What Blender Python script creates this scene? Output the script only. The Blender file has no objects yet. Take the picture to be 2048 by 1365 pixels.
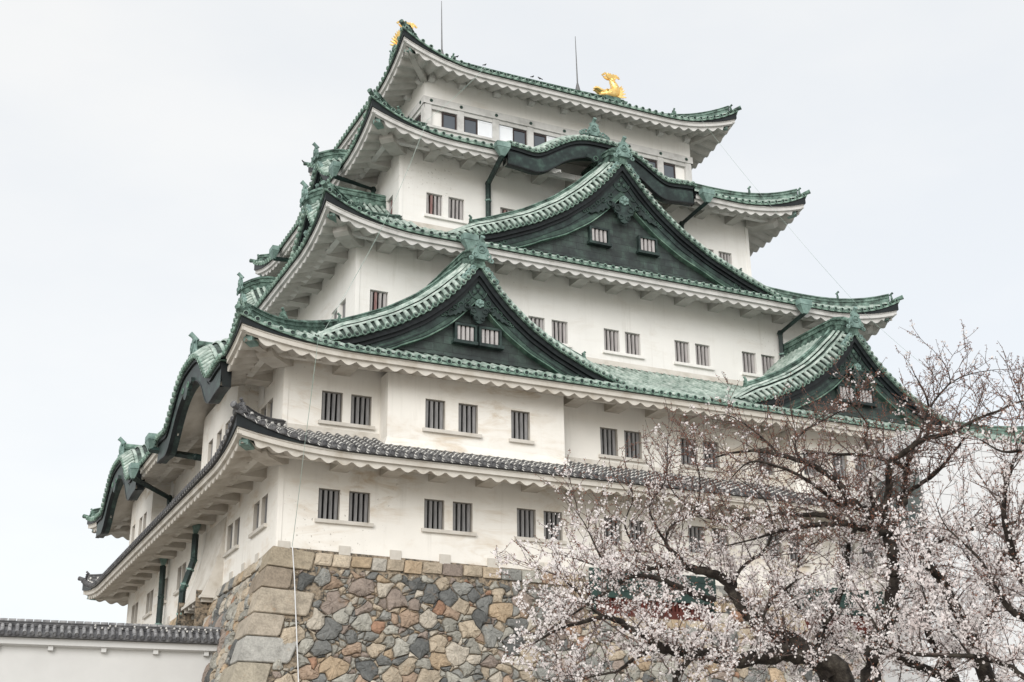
import bpy, math, random
import numpy as np
from mathutils import Vector, Matrix, Quaternion
random.seed(7)
SC = bpy.context.scene
COL = SC.collection
PI = math.pi
# ------------------------------------------------------------------ camera
cd = bpy.data.cameras.new('camera')
cam = bpy.data.objects.new('camera', cd)
COL.objects.link(cam)
cd.sensor_width = 36.0
cd.lens = 2662.15 / 2048 * 36
cd.clip_end = 3000
_fw = Vector((0.40361129, 0.84373654, 0.3538454)); _r = Vector((0.90385206, -0.42770033, -0.01113057)); _u = Vector((-0.14194852, -0.32431632, 0.93523769))
M = Matrix((_r, _u, -_fw)).transposed().to_4x4()
M.translation = Vector((-13.3098, -48.6463, -10.4579))
cam.matrix_world = M
SC.camera = cam
# ------------------------------------------------------------------ sky: even bright overcast over a physical sky
wd = bpy.data.worlds.new('World'); SC.world = wd; wd.use_nodes = True
nt = wd.node_tree; nt.nodes.clear()
SUN_EL, SUN_AZ = math.radians(25), math.radians(217)      # azimuth measured from +Y towards +X
sky = nt.nodes.new('ShaderNodeTexSky'); sky.sky_type = 'NISHITA'; sky.sun_disc = False
sky.sun_elevation = SUN_EL; sky.sun_rotation = SUN_AZ
bg1 = nt.nodes.new('ShaderNodeBackground'); bg1.inputs["Strength"].default_value = 0.03
nt.links.new(sky.outputs[0], bg1.inputs['Color'])
bg2 = nt.nodes.new('ShaderNodeBackground')
tc = nt.nodes.new('ShaderNodeTexCoord'); mp = nt.nodes.new('ShaderNodeMapping'); mp.inputs['Scale'].default_value = (1.3, 1.3, 3.2)
nz = nt.nodes.new('ShaderNodeTexNoise'); nz.inputs['Scale'].default_value = 1.7; nz.inputs['Detail'].default_value = 5; nz.inputs['Roughness'].default_value = .55
rp = nt.nodes.new('ShaderNodeValToRGB')
rp.color_ramp.elements[0].position = .33; rp.color_ramp.elements[0].color = (.80, .81, .81, 1)
rp.color_ramp.elements[1].position = .62; rp.color_ramp.elements[1].color = (.885, .875, .845, 1)
nt.links.new(tc.outputs['Generated'], mp.inputs[0]); nt.links.new(mp.outputs[0], nz.inputs['Vector'])
nt.links.new(nz.outputs['Fac'], rp.inputs[0]); nt.links.new(rp.outputs[0], bg2.inputs['Color'])
sx = nt.nodes.new('ShaderNodeSeparateXYZ'); nt.links.new(tc.outputs['Generated'], sx.inputs[0])
mr = nt.nodes.new('ShaderNodeMapRange'); mr.inputs['From Min'].default_value = .60; mr.inputs['From Max'].default_value = 1.0
mr.inputs['To Min'].default_value = 1.0; mr.inputs['To Max'].default_value = 1.5
nt.links.new(sx.outputs[2], mr.inputs['Value']); nt.links.new(mr.outputs[0], bg2.inputs['Strength'])
ad = nt.nodes.new('ShaderNodeAddShader'); wo = nt.nodes.new('ShaderNodeOutputWorld')
nt.links.new(bg1.outputs[0], ad.inputs[0]); nt.links.new(bg2.outputs[0], ad.inputs[1]); nt.links.new(ad.outputs[0], wo.inputs[0])
# ------------------------------------------------------------------ veiled sun
sl = bpy.data.lights.new('sun', 'SUN'); sl.energy = 2.3; sl.angle = math.radians(40); sl.color = (1, .975, .94)
so = bpy.data.objects.new('sun', sl); COL.objects.link(so)
sd = Vector((math.sin(SUN_AZ) * math.cos(SUN_EL), math.cos(SUN_AZ) * math.cos(SUN_EL), math.sin(SUN_EL)))
so.rotation_euler = sd.to_track_quat('Z', 'Y').to_euler()
so.location = sd * 80
vs = SC.view_settings; vs.view_transform = 'Standard'; vs.look = 'None'; vs.exposure = 0; vs.gamma = 1; vs.use_curve_mapping = False

# ------------------------------------------------------------------ materials
def nmat(name):
    m = bpy.data.materials.new(name); m.use_nodes = True
    t = m.node_tree; b = t.nodes['Principled BSDF']
    return m, t, b

def noise(t, scale, detail=4, rough=.6, stretch=None, coord='Object', dist=0):
    tc = t.nodes.new('ShaderNodeTexCoord'); n = t.nodes.new('ShaderNodeTexNoise')
    n.inputs['Scale'].default_value = scale; n.inputs['Detail'].default_value = detail; n.inputs['Roughness'].default_value = rough
    n.inputs['Distortion'].default_value = dist
    if stretch:
        mp = t.nodes.new('ShaderNodeMapping'); mp.inputs['Scale'].default_value = stretch
        t.links.new(tc.outputs[coord], mp.inputs[0]); t.links.new(mp.outputs[0], n.inputs['Vector'])
    else:
        t.links.new(tc.outputs[coord], n.inputs['Vector'])
    return n.outputs['Fac']

def ramp(t, fac, stops):
    r = t.nodes.new('ShaderNodeValToRGB'); e = r.color_ramp.elements
    while len(e) < len(stops): e.new(.5)
    for i, (p, c) in enumerate(stops):
        e[i].position = p; e[i].color = (c[0], c[1], c[2], 1) if isinstance(c, (tuple, list)) else (c, c, c, 1)
    t.links.new(fac, r.inputs[0]); return r.outputs[0]

def mix(t, fac, a, b, mode='MIX'):
    m = t.nodes.new('ShaderNodeMix'); m.data_type = 'RGBA'; m.blend_type = mode
    for s, v in ((m.inputs[0], fac), (m.inputs[6], a), (m.inputs[7], b)):
        if isinstance(v, (int, float)): s.default_value = v
        elif isinstance(v, tuple): s.default_value = (*v, 1)
        else: t.links.new(v, s)
    return m.outputs[2]

def bump(t, b, h, strength=.3, dist=.02):
    n = t.nodes.new('ShaderNodeBump'); n.inputs['Strength'].default_value = strength; n.inputs['Distance'].default_value = dist
    t.links.new(h, n.inputs['Height']); t.links.new(n.outputs[0], b.inputs['Normal'])

def simple(name, stops, scale=2, detail=5, rough=.8, stretch=None, bs=0, bd=.02, metal=0, spec=.3):
    m, t, b = nmat(name)
    f = noise(t, scale, detail, .6, stretch)
    t.links.new(ramp(t, f, stops), b.inputs['Base Color'])
    b.inputs['Roughness'].default_value = rough; b.inputs['Metallic'].default_value = metal
    b.inputs['Specular IOR Level'].default_value = spec
    if bs: bump(t, b, noise(t, scale * 4, 6, .6, stretch), bs, bd)
    return m

def plaster(name, base, stain, lo, hi, amt):
    m, t, b = nmat(name)
    big = noise(t, .35, 5, .6)
    s = ramp(t, noise(t, 1.1, 7, .68, (.45, .45, 1.5), dist=.8), [(lo, 0.0), (hi, 1.0)])
    msk = ramp(t, big, [(.42, 0.0), (.62, 1.0)])
    f = mix(t, 1.0, s, msk, 'MULTIPLY')
    f2 = mix(t, 1.0, f, (amt, amt, amt), 'MULTIPLY')
    tone = ramp(t, noise(t, .8, 6, .6), [(.3, tuple(c * .94 for c in base)), (.7, base)])
    c = mix(t, f2, tone, stain)
    run = ramp(t, noise(t, 1.6, 7, .7, (2.2, 2.2, .16)), [(.52, 0.0), (.76, .42)])
    run = mix(t, 1.0, run, ramp(t, noise(t, .23, 3), [(.45, .25), (.62, 1.0)]), 'MULTIPLY')
    c = mix(t, run, c, (.50, .47, .42))
    sp = ramp(t, noise(t, 9, 3, .5), [(.665, 0.0), (.70, .6)])
    sp = mix(t, 1.0, sp, ramp(t, noise(t, .17, 3), [(.54, 0.0), (.60, 1.0)]), 'MULTIPLY')
    t.links.new(mix(t, sp, c, (.32, .29, .25)), b.inputs['Base Color'])
    b.inputs['Roughness'].default_value = .85; b.inputs['Specular IOR Level'].default_value = .15
    bump(t, b, noise(t, 5, 6, .6), .12, .02)
    return m

MT = {}
MT['plaster'] = plaster('white_plaster', (.85, .838, .81), (.62, .57, .50), .5, .75, .5)
MT['plaster_low'] = plaster('weathered_plaster', (.845, .82, .77), (.56, .46, .34), .46, .66, .85)
MT['soffit'] = simple('shade_tinted_dusty_soffit', [(.3, (.36, .345, .32)), (.5, (.46, .45, .425)), (.75, (.56, .55, .53))], 1.3, 7, .9, bs=.06)  # shadow below the eaves is put into the plaster colour, along with dirt
MT['soffit_low'] = simple('shade_tinted_stained_soffit', [(.3, (.36, .32, .27)), (.5, (.48, .445, .395)), (.75, (.58, .55, .50))], 1.3, 7, .9, bs=.06)  # lower copy: same painted eave shadow mixed with stain tones
MT['trim'] = simple('plaster_trim', [(.3, (.44, .435, .42)), (.5, (.58, .575, .56)), (.75, (.67, .665, .65))], 1.5, 6, .85, bs=.06)  # white trim darkened in colour to imitate shading at the eaves
MT['boundary'] = simple('shade_greyed_plaster', [(.3, (.58, .58, .57)), (.7, (.63, .63, .62))], .8, 6, .85, bs=.05)  # white plaster greyed in colour, standing in for shade from nearby trees
MT['trim_low'] = simple('plaster_trim_stained', [(.3, (.44, .40, .34)), (.5, (.57, .54, .49)), (.8, (.67, .645, .60))], 1.2, 6, .85, bs=.06)  # stain tones on top of the same painted eave shading

def copper(name, stops, scale=1.6, rough=.62, stretch=None):
    m, t, b = nmat(name)
    c1 = ramp(t, noise(t, scale, 8, .68, stretch), stops)
    c2 = ramp(t, noise(t, .5, 4, .6), [(.33, .70), (.58, 1.0)])
    t.links.new(mix(t, 1.0, c1, c2, 'MULTIPLY'), b.inputs['Base Color'])
    b.inputs['Roughness'].default_value = rough; b.inputs['Specular IOR Level'].default_value = .35
    bump(t, b, noise(t, 9, 5, .6), .15, .015)
    return m
MT['rib'] = copper('patina_light', [(.30, (.07, .10, .085)), (.40, (.21, .28, .24)), (.52, (.38, .46, .41)), (.70, (.60, .66, .61))], 2.2)
MT['disc'] = copper('patina_disc', [(.30, (.05, .08, .07)), (.45, (.17, .27, .22)), (.65, (.36, .48, .41))], 3.2)
MT['pan'] = copper('patina_pan', [(.34, (.015, .024, .02)), (.50, (.04, .062, .052)), (.64, (.10, .145, .12)), (.82, (.22, .29, .25))], 1.8)
MT['ridge'] = copper('patina_ridge', [(.36, (.018, .03, .026)), (.47, (.08, .135, .11)), (.60, (.19, .29, .245)), (.78, (.36, .46, .40))], 2.2)
MT['cap'] = copper('patina_cap', [(.3, (.09, .145, .13)), (.55, (.21, .315, .285)), (.75, (.33, .44, .405))], 2.5)
MT['dark'] = copper('dark_copper', [(.3, (.011, .017, .018)), (.5, (.022, .036, .034)), (.7, (.05, .088, .074))], 2.0, .5)
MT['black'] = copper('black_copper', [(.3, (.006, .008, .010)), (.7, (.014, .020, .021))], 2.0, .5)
MT['pipe'] = copper('downpipe_copper', [(.4, (.010, .022, .022)), (.6, (.022, .045, .040)), (.72, (.09, .20, .15))], 1.6, .5)
def platewall():
    m, t, b = nmat('copper_plate_wall')
    tc = t.nodes.new('ShaderNodeTexCoord'); sp = t.nodes.new('ShaderNodeSeparateXYZ'); cb = t.nodes.new('ShaderNodeCombineXYZ')
    t.links.new(tc.outputs['Object'], sp.inputs[0])
    a = t.nodes.new('ShaderNodeMath'); a.operation = 'ADD'
    t.links.new(sp.outputs[0], a.inputs[0]); t.links.new(sp.outputs[1], a.inputs[1])
    t.links.new(a.outputs[0], cb.inputs[0]); t.links.new(sp.outputs[2], cb.inputs[1])
    br = t.nodes.new('ShaderNodeTexBrick'); br.inputs['Scale'].default_value = 1; br.inputs['Brick Width'].default_value = .85
    br.inputs['Row Height'].default_value = .36; br.inputs['Mortar Size'].default_value = .012
    br.inputs['Color1'].default_value = (.42, .42, .42, 1); br.inputs['Color2'].default_value = (1, 1, 1, 1); br.inputs['Mortar'].default_value = (.15, .15, .15, 1)
    t.links.new(cb.outputs[0], br.inputs['Vector'])
    c1 = ramp(t, noise(t, 1.3, 8, .65), [(.3, (.018, .025, .026)), (.48, (.036, .050, .047)), (.62, (.06, .095, .08)), (.8, (.11, .165, .135))])
    t.links.new(mix(t, .75, c1, br.outputs['Color'], 'MULTIPLY'), b.inputs['Base Color'])
    b.inputs['Roughness'].default_value = .55
    bump(t, b, br.outputs['Color'], .5, .02)
    return m
MT['plates'] = platewall()
MT['relief'] = copper('weathered_relief', [(.35, (.025, .045, .038)), (.55, (.05, .09, .072)), (.75, (.12, .19, .155))], 2.0)
MT['molding'] = copper('patina_molding', [(.35, (.05, .10, .08)), (.55, (.13, .22, .17)), (.75, (.30, .42, .33))], 2.0)
MT['tile'] = simple('grey_roof_tile', [(.3, (.05, .051, .054)), (.5, (.10, .10, .105)), (.7, (.19, .19, .19))], 4, 6, .55, bs=.2)
MT['mortar'] = simple('white_lime_mortar', [(.35, (.35, .345, .33)), (.55, (.66, .65, .62)), (.8, (.75, .73, .7))], 5, 6, .9)
def wood(name, a, b_):
    m, t, b = nmat(name)
    f = noise(t, 3, 8, .75, (3, 3, .35))
    t.links.new(ramp(t, f, [(.3, a), (.7, b_)]), b.inputs['Base Color']); b.inputs['Roughness'].default_value = .85
    return m
MT['wood'] = wood('weathered_grey_wood', (.14, .14, .145), (.36, .355, .355))
MT['woodlight'] = wood('pale_peeling_wood', (.27, .25, .25), (.55, .53, .52))
MT['woodred'] = wood('peeling_red_wood', (.16, .035, .025), (.38, .30, .29))
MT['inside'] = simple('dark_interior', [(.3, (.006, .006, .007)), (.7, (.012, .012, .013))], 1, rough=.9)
MT['gold'] = simple('gold_leaf', [(.3, (.85, .52, .16)), (.6, (.97, .70, .28)), (.8, (1.0, .80, .42))], 5, 5, .34, bs=.5, bd=.03, metal=1)
MT['golddark'] = simple('aged_gold', [(.3, (.18, .10, .02)), (.7, (.45, .28, .06))], 5, rough=.4, metal=1)
MT['metal'] = simple('grey_metal_rod', [(.3, (.10, .10, .10)), (.7, (.2, .2, .2))], 5, rough=.5, metal=.6)
MT['cable'] = simple('oxidised_cable', [(.4, (.20, .30, .26)), (.6, (.42, .5, .46))], .5, rough=.7)
MT['whitepipe'] = simple('white_conduit', [(.3, (.56, .57, .58)), (.7, (.70, .70, .71))], 2, rough=.5)
MT['shutter'] = simple('white_shutter', [(.3, (.80, .83, .87)), (.7, (.86, .88, .91))], 1, rough=.4)
MT['frame'] = simple('dark_window_frame', [(.3, (.035, .025, .025)), (.7, (.06, .045, .042))], 2, rough=.5)
m, t, b = nmat('window_glass'); b.inputs['Base Color'].default_value = (.10, .115, .135, 1); b.inputs['Roughness'].default_value = .08; MT['glass'] = m
m, t, b = nmat('dark_tower_glass'); b.inputs['Base Color'].default_value = (.09, .115, .115, 1); b.inputs['Roughness'].default_value = .1; MT['tglass'] = m
MT['redwood'] = simple('red_painted_wood', [(.3, (.06, .014, .011)), (.7, (.13, .034, .025))], 3, rough=.7)
MT['greenpanel'] = copper('green_copper_panel', [(.3, (.015, .035, .032)), (.7, (.035, .075, .062))], 1.5, .5)
MT['bird'] = simple('black_feather', [(.3, (.006, .006, .007)), (.7, (.02, .02, .022))], 8, rough=.6)

# ------------------------------------------------------------------ mesh builder
class MB:
    def __init__(s):
        s.v = []; s.f = []; s.m = []; s.sm = []
    def add(s, vs, fs, mi=0, smooth=False):
        o = len(s.v); s.v.extend(vs)
        for f in fs:
            s.f.append([i + o for i in f]); s.m.append(mi); s.sm.append(smooth)
    def quad(s, a, b, c, d, mi=0): s.add([a, b, c, d], [(0, 1, 2, 3)], mi)
    def grid(s, rows, mi=0, smooth=False, closed=False):
        n = len(rows[0]); vs = [p for r in rows for p in r]; fs = []
        for i in range(len(rows) - 1):
            for j in range(n - (0 if closed else 1)):
                k = (j + 1) % n
                fs.append((i * n + j, i * n + k, (i + 1) * n + k, (i + 1) * n + j))
        s.add(vs, fs, mi, smooth)
    def hexa(s, p, mi=0):   # 8 corners: bottom 4 then top 4
        s.add(p, [(0, 1, 2, 3), (4, 5, 6, 7), (0, 1, 5, 4), (1, 2, 6, 5), (2, 3, 7, 6), (3, 0, 4, 7)], mi)
    def box(s, x0, x1, y0, y1, z0, z1, mi=0, F=None):
        p = [(x0, y0, z0), (x1, y0, z0), (x1, y1, z0), (x0, y1, z0), (x0, y0, z1), (x1, y0, z1), (x1, y1, z1), (x0, y1, z1)]
        if F: p = [F(*q) for q in p]
        s.hexa(p, mi)
    def tube(s, path, rad, n=8, mi=0, smooth=True, cap=True, up=None, arc=None):
        P = [Vector(p) for p in path]
        if not isinstance(rad, (list, tuple)): rad = [rad] * len(P)
        rows = []
        ref = Vector(up) if up else Vector((0, 0, 1))
        for i, p in enumerate(P):
            d = (P[min(i + 1, len(P) - 1)] - P[max(i - 1, 0)])
            if d.length < 1e-9: d = Vector((0, 0, 1))
            d.normalize()
            if abs(d.dot(ref)) > .97 and not up: a = d.cross(Vector((1, 0, 0)))
            else: a = d.cross(ref)
            a.normalize(); b_ = a.cross(d)
            if arc:
                rows.append([tuple(p + rad[i] * (math.cos(t) * a + math.sin(t) * b_)) for t in arc])
            else:
                rows.append([tuple(p + rad[i] * (math.cos(2 * PI * k / n) * a + math.sin(2 * PI * k / n) * b_)) for k in range(n)])
        s.grid(rows, mi, smooth, closed=not arc)
        if cap and not arc:
            o = len(s.v); s.v.extend(rows[0] + rows[-1])
            s.f.append(list(range(o, o + n))); s.f.append(list(range(o + n, o + 2 * n))); s.m += [mi, mi]; s.sm += [False, False]
    def prism(s, pts, f, th, mi=0):
        """pts: 2D outline, f(u,v,w) -> 3D, extruded w 0..th"""
        n = len(pts); a = [f(u, v, 0) for u, v in pts]; b_ = [f(u, v, th) for u, v in pts]
        s.add(a + b_, [tuple(range(n)), tuple(range(n, 2 * n))] + [(i, (i + 1) % n, n + (i + 1) % n, n + i) for i in range(n)], mi)
    def ball(s, c, r, mi=0, sc=(1, 1, 1), n=8):
        rows = []
        for i in range(n // 2 + 1):
            t = PI * i / (n // 2)
            rows.append([(c[0] + sc[0] * r * math.sin(t) * math.cos(2 * PI * j / n), c[1] + sc[1] * r * math.sin(t) * math.sin(2 * PI * j / n), c[2] + sc[2] * r * math.cos(t)) for j in range(n)])
        s.grid(rows, mi, True, True)
    def ring(s, c, R, r, f, mi=0, n=14):
        rows = []
        for i in range(n + 1):
            t = 2 * PI * i / n
            rows.append([f(c[0] + (R + r * math.cos(k)) * math.cos(t), c[1] + (R + r * math.cos(k)) * math.sin(t), r * math.sin(k)) for k in (0, PI / 2, PI, 3 * PI / 2)])
        s.grid(rows, mi, True, True)
    def build(s, name, mats, parent=None, off=(0, 0, 0)):
        me = bpy.data.meshes.new(name)
        V = np.array(s.v, dtype=float).reshape(-1, 3) - np.array(off)
        me.from_pydata(V.tolist(), [], s.f)
        if not isinstance(mats, (list, tuple)): mats = [mats]
        for m_ in mats: me.materials.append(m_)
        me.polygons.foreach_set('material_index', s.m)
        me.polygons.foreach_set('use_smooth', s.sm)
        me.update()
        o = bpy.data.objects.new(name, me); COL.objects.link(o)
        if parent is not None: o.parent = parent
        return o

def tag(o, label=None, cat=None, group=None, kind=None):
    if label: o['label'] = label
    if cat: o['category'] = cat
    if group: o['group'] = group
    if kind: o['kind'] = kind
    return o

def empty(name, loc):
    o = bpy.data.objects.new(name, None); COL.objects.link(o); o.location = loc
    o.empty_display_size = 1
    return o
# ================================================================== the keep
OFF = (17.85, 15.75, 0.0)
KEEP = empty('castle_keep', OFF)
tag(KEEP, 'five storey white castle keep with green copper tiled roofs on stone base', 'castle')
ARC = [0, PI * .25, PI * .5, PI * .75, PI]
R1 = (0, 0, 35.7, 31.5); R3 = (4.2, 4.2, 31.5, 27.3); R4 = (7.35, 7.35, 28.35, 24.15); R5 = (9.45, 9.45, 26.25, 22.05)

def frame(side, rect):
    x0, y0, x1, y1 = rect
    if side == 0: return (lambda a, d, z: (x0 + a, y0 - d, z)), x1 - x0
    if side == 1: return (lambda a, d, z: (x1 + d, y0 + a, z)), y1 - y0
    if side == 2: return (lambda a, d, z: (x0 + a, y1 + d, z)), x1 - x0
    return (lambda a, d, z: (x0 - d, y0 + a, z)), y1 - y0

TAB = [(0, 1), (.025, .955), (.09, .825), (.2, .645), (.35, .455), (.53, .285), (.75, .135), (.93, .04), (1, 0)]
def rakef(u):
    u = min(1, abs(u))
    xs = [t[0] for t in TAB]; ys = [t[1] for t in TAB]
    # light smoothing of the table
    return float(sum(np.interp(min(1, max(0, u + k)), xs, ys) for k in (-.03, -.015, 0, .015, .03)) / 5) if u > .05 else float(np.interp(u, xs, ys))
def karaf(t, hw, p):
    u = abs(t) / hw
    return 0.0 if u >= 1 else .5 * (1 + math.cos(PI * u ** p))

def ornament(mb, c, f, s, horn=True, mi=0, wings=True):
    """ridge-end ornament: shield plate with a ringed crest, side scrolls and a forward curving horn. c centre, f unit facing dir"""
    s = s * .82
    f = Vector(f).normalized(); r = f.cross(Vector((0, 0, 1))).normalized(); u = Vector((0, 0, 1)); c = Vector(c)
    T = lambda a, b_, w: tuple(c + r * a * s + u * b_ * s + f * w * s)
    pts = [(-.42, -.5), (-.5, -.1), (-.42, .2), (-.3, .3), (-.28, .52), (-.12, .66), (.12, .66), (.28, .52), (.3, .3), (.42, .2), (.5, -.1), (.42, -.5)]
    mb.prism(pts, T, .18, mi)
    mb.ring((0, .12), .24, .05, lambda a, b_, w: T(a, b_, .2 + w), mi)
    mb.ball(T(0, .12, .2), .10 * s, mi)
    for k in range(3):
        t = PI / 2 + k * 2 * PI / 3
        mb.ball(T(.11 * math.cos(t), .12 + .11 * math.sin(t), .2), .06 * s, mi, n=6)
    for sx in (-1, 1):
        mb.ring((sx * .44, -.28), .15, .06, lambda a, b_, w: T(a, b_, .18 + w), mi, 10)
        mb.ring((sx * .30, .42), .08, .045, lambda a, b_, w: T(a, b_, .16 + w), mi, 8)
        if wings:
            mb.ring((sx * .66, -.52), .12, .06, lambda a, b_, w: T(a, b_, .12 + w), mi, 8)
            mb.ball(T(sx * .55, -.45, .06), .14 * s, mi)
    if horn:
        path = [T(0, .55, -.02), T(0, .68, .06), T(0, .80, .18), T(0, .92, .34)]
        mb.tube(path, [.2 * s, .15 * s, .14 * s, .16 * s], 8, mi)

def ridge_bar(mb, path, w, h, mi=0, up_extra=0):
    """stacked ridge: box courses with round top, following path (3D points at roof surface)"""
    P = [Vector(p) for p in path]; n = len(P)
    sides = []
    for i in range(n):
        d = P[min(i + 1, n - 1)] - P[max(i - 1, 0)]; d.z = 0; d.normalize(); sides.append(Vector((-d.y, d.x, 0)))
    prof = [(-w * .62, -.12), (-w * .62, .05), (-w * .5, .06), (-w * .5, h * .33), (-w * .62, h * .35), (-w * .62, h * .42), (-w * .42, h * .44), (-w * .42, h * .70),
            (-w * .56, h * .72), (-w * .56, h * .80), (-w * .3, h * .82), (-w * .22, h * .95), (0, h * 1.02)]
    prof = prof + [(-a, b_) for a, b_ in reversed(prof[:-1])]
    rows = [[tuple(P[i] + sides[i] * a + Vector((0, 0, b_))) for a, b_ in prof] for i in range(n)]
    mb.grid(rows, mi)
    for rw in (rows[0], rows[-1]): mb.add(rw, [tuple(range(len(rw)))], mi)

def crest_disc(mb, c, f, r, mi_rim, mi_in):
    f = Vector(f).normalized(); c = Vector(c)
    a = f.cross(Vector((0, 0, 1))); a.normalize(); b_ = a.cross(f)
    n = 9; R = lambda rr, w: [tuple(c + f * w + rr * (math.cos(2 * PI * k / n) * a + math.sin(2 * PI * k / n) * b_)) for k in range(n)]
    mb.grid([R(r, -.09), R(r, .02), R(r * .76, .03), R(r * .70, -.005)], mi_rim, False, True)
    o = R(r * .70, -.005); mb.add(o, [tuple(range(n))], mi_in)

def make_roof(label, rect, E, D, z0, m0, m1, rise=1.05, gray=False, karas={}, sink=0., low=False, gableq=None, wallz=None,
              brackets={}, nobr={}, bdepth=1.15, step=.43, corner_d=2.45, rf=.5, bw=.31, capz=None, amp=.085):
    kick = .20; E -= .17; D -= .17
    slope = lambda q: q * (m0 + m1 * q)
    RR = lambda s: rise * max(0., 1 - s / 5.) ** 2.6
    RF = lambda s: rf * max(0., 1 - s / 5.) ** 2.4
    tile = [MT['tile'], MT['mortar'], MT['tile'], MT['inside']] if gray else [MT['rib'], MT['pan'], MT['disc'], MT['dark']]
    trim = MT['trim_low'] if low else MT['trim']
    roofm = MB(); fasc = MB(); soff = MB(); edge = MB(); purl = []; rafts = []; ridges = []; brk = []
    if wallz is None: wallz = z0 + .1
    for side in range(4):
        F0, W = frame(side, rect)
        f = Vector(F0(0, 1, 0)) - Vector(F0(0, 0, 0))
        def F(a, d, z, F0=F0, W=W):       # eaves swing outwards towards the corners
            sA = max(0, min(a + E, W + E - a)); sD = max(0, E - d)
            d2 = d + kick * max(0, 1 - sA / 5) ** 2 * max(0, min(1.1, d / E))
            if a < 0: a = a - kick * max(0, 1 - sD / 5) ** 2 * (-a / E)
            elif a > W: a = a + kick * max(0, 1 - sD / 5) ** 2 * ((a - W) / E)
            return F0(a, d2, z)
        ks = karas.get(side, [])
        K = lambda a: sum(k['h'] * karaf(a - k['c'], k['hw'], k['p']) + k.get('base', 0) * (1 if abs(a - k['c']) < k['half'] else 0) for k in ks)
        def cutf(a, m=1.0): return any(abs(a - k['c']) < k['cut'] * m for k in ks)
        def zt(a, q):
            s = min(a + E, W + E - a); s = max(s, 0)
            return z0 + RR(s) * max(0, 1 - q / (D + .01)) ** .8 + slope(q)
        gq = gableq if (gableq and side in (1, 3)) else None
        def qmax(a):
            s = max(0., min(a + E, W + E - a))
            if gq: return min(s, gq)
            if gableq: return D if s >= gableq else s
            return min(s, D)
        # base sheet
        n = int((W + 2 * E) / .4); cols = []
        avals = [-E + (W + 2 * E) * i / n for i in range(n + 1)]
        if gableq and not gq: avals = sorted(avals + [-E + gableq - .001, -E + gableq, W + E - gableq, W + E - gableq + .001])
        for a in avals:
            qm = qmax(a); qs = 0
            if any(abs(a - k['c']) < k['half'] for k in ks):
                while qs < qm and slope(qs) < K(a) + .35: qs += .1
                qs = min(qs, qm)
            cols.append([F(a, E - (qs + (qm - qs) * j / 8), zt(a, qs + (qm - qs) * j / 8) - .02) for j in range(9)])
        roofm.grid(cols, 1)
        # lip under the tile edge
        ink = lambda a: any(abs(a - k['c']) < k['half'] - .1 for k in ks)
        seg = []
        for a in avals + [None]:
            if a is None or ink(a):
                if len(seg) > 1: roofm.grid(seg, 2)
                seg = []
            else: seg.append([F(a, E, zt(a, 0) - .02), F(a, E, zt(a, 0) - .11), F(a, E - .45, zt(a, 0) - .09)])
        # ribs with end discs
        nr = int(round((W + 2 * E) / step)); st = (W + 2 * E) / nr
        for i in range(nr):
            a = -E + st * (i + .5); qm = qmax(a)
            inK = [k for k in ks if abs(a - k['c']) < k['half']]
            q0 = 0
            if inK:
                kk = K(a) - .0
                while q0 < qm and slope(q0) < kk + .15: q0 += .1
                if q0 >= qm - .3: continue
            if qm < .12: continue
            if gray:
                L = qm - q0; nc = max(1, int(round(L / .31))); cl = L / nc
                for c in range(nc):
                    qa = q0 + c * cl; qb = qa + cl
                    p0 = Vector(F(a, E - qa, zt(a, qa) + .03)); p1 = Vector(F(a, E - qb, zt(a, qb) + .005))
                    roofm.tube([p0, p1], [.115, .098], mi=0, cap=False, arc=ARC)
                    d = (p1 - p0).normalized()
                    # white lime at each lap
                    roofm.tube([p1 - d * .075, p1 + d * .004], [.112, .124], mi=1, cap=False, arc=[.25, PI * .3, PI * .5, PI * .7, PI - .25])
            else:
                ns = max(2, int((qm - q0) / 1.0) + 1)
                path = [F(a, E - (q0 + (qm - q0) * j / ns), zt(a, q0 + (qm - q0) * j / ns) + .01) for j in range(ns + 1)]
                roofm.tube(path, .09, mi=0, cap=False, arc=ARC)
                # seams every ~.9 m
                for q in np.arange(q0 + .45, qm - .1, .9):
                    p = Vector(F(a, E - q, zt(a, q) + .012)); p2 = Vector(F(a, E - q - .05, zt(a, q + .05) + .012))
                    roofm.tube([p, p2], .094, mi=0, cap=False, arc=[0, PI * .33, PI * .67, PI])
            if not inK:
                crest_disc(roofm, F(a, E + .02, zt(a, 0) + .02), f, .118, 2, 3 if not gray else 0)
            # pan tile edge: shallow dish between the ribs
            if not inK and gray:
                am = a + st / 2
                if am < W + E: roofm.quad(F(a + .1, E + .01, zt(a, 0) - .03), F(am, E + .01, zt(am, 0) - .085), F(am, E + .01, zt(am, 0) - .13), F(a + .1, E + .01, zt(a, 0) - .07), 1)
        # fascia, scalloped board, soffit
        dA = E - .13; dB = E - .28; dS = E - .31
        def strip(mb, d0, prof, da, mi=0, skip=lambda a: False):
            n = int((W + 2 * d0) / da); seg = []
            for i in range(n + 1):
                a = -d0 + (W + 2 * d0) * i / n
                if skip(a):
                    if len(seg) > 1: mb.grid(seg, mi)
                    seg = []; continue
                seg.append(prof(a, max(0, min(a + E, W + E - a))))
            if len(seg) > 1: mb.grid(seg, mi)
        zc = lambda a, s: z0 + RF(s)
        strip(fasc, dA, lambda a, s: [F(a, dA - .35, zc(a, s) - .06), F(a, dA, zc(a, s) - .10), F(a, dA + .01, zc(a, s) - .17), F(a, dA - .03, zc(a, s) - .19), F(a, dA - .03, zc(a, s) - .36), F(a, dB - .02, zc(a, s) - .37)], .3, 0, lambda a: cutf(a) or ink(a))
        wave = lambda a: amp * (1 - 2 * abs(math.cos(PI * a / .64)) ** 1.3) + .01
        low_z = lambda a, s: zc(a, s) - (.545 - wave(a) if s >= .78 else .40)
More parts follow.
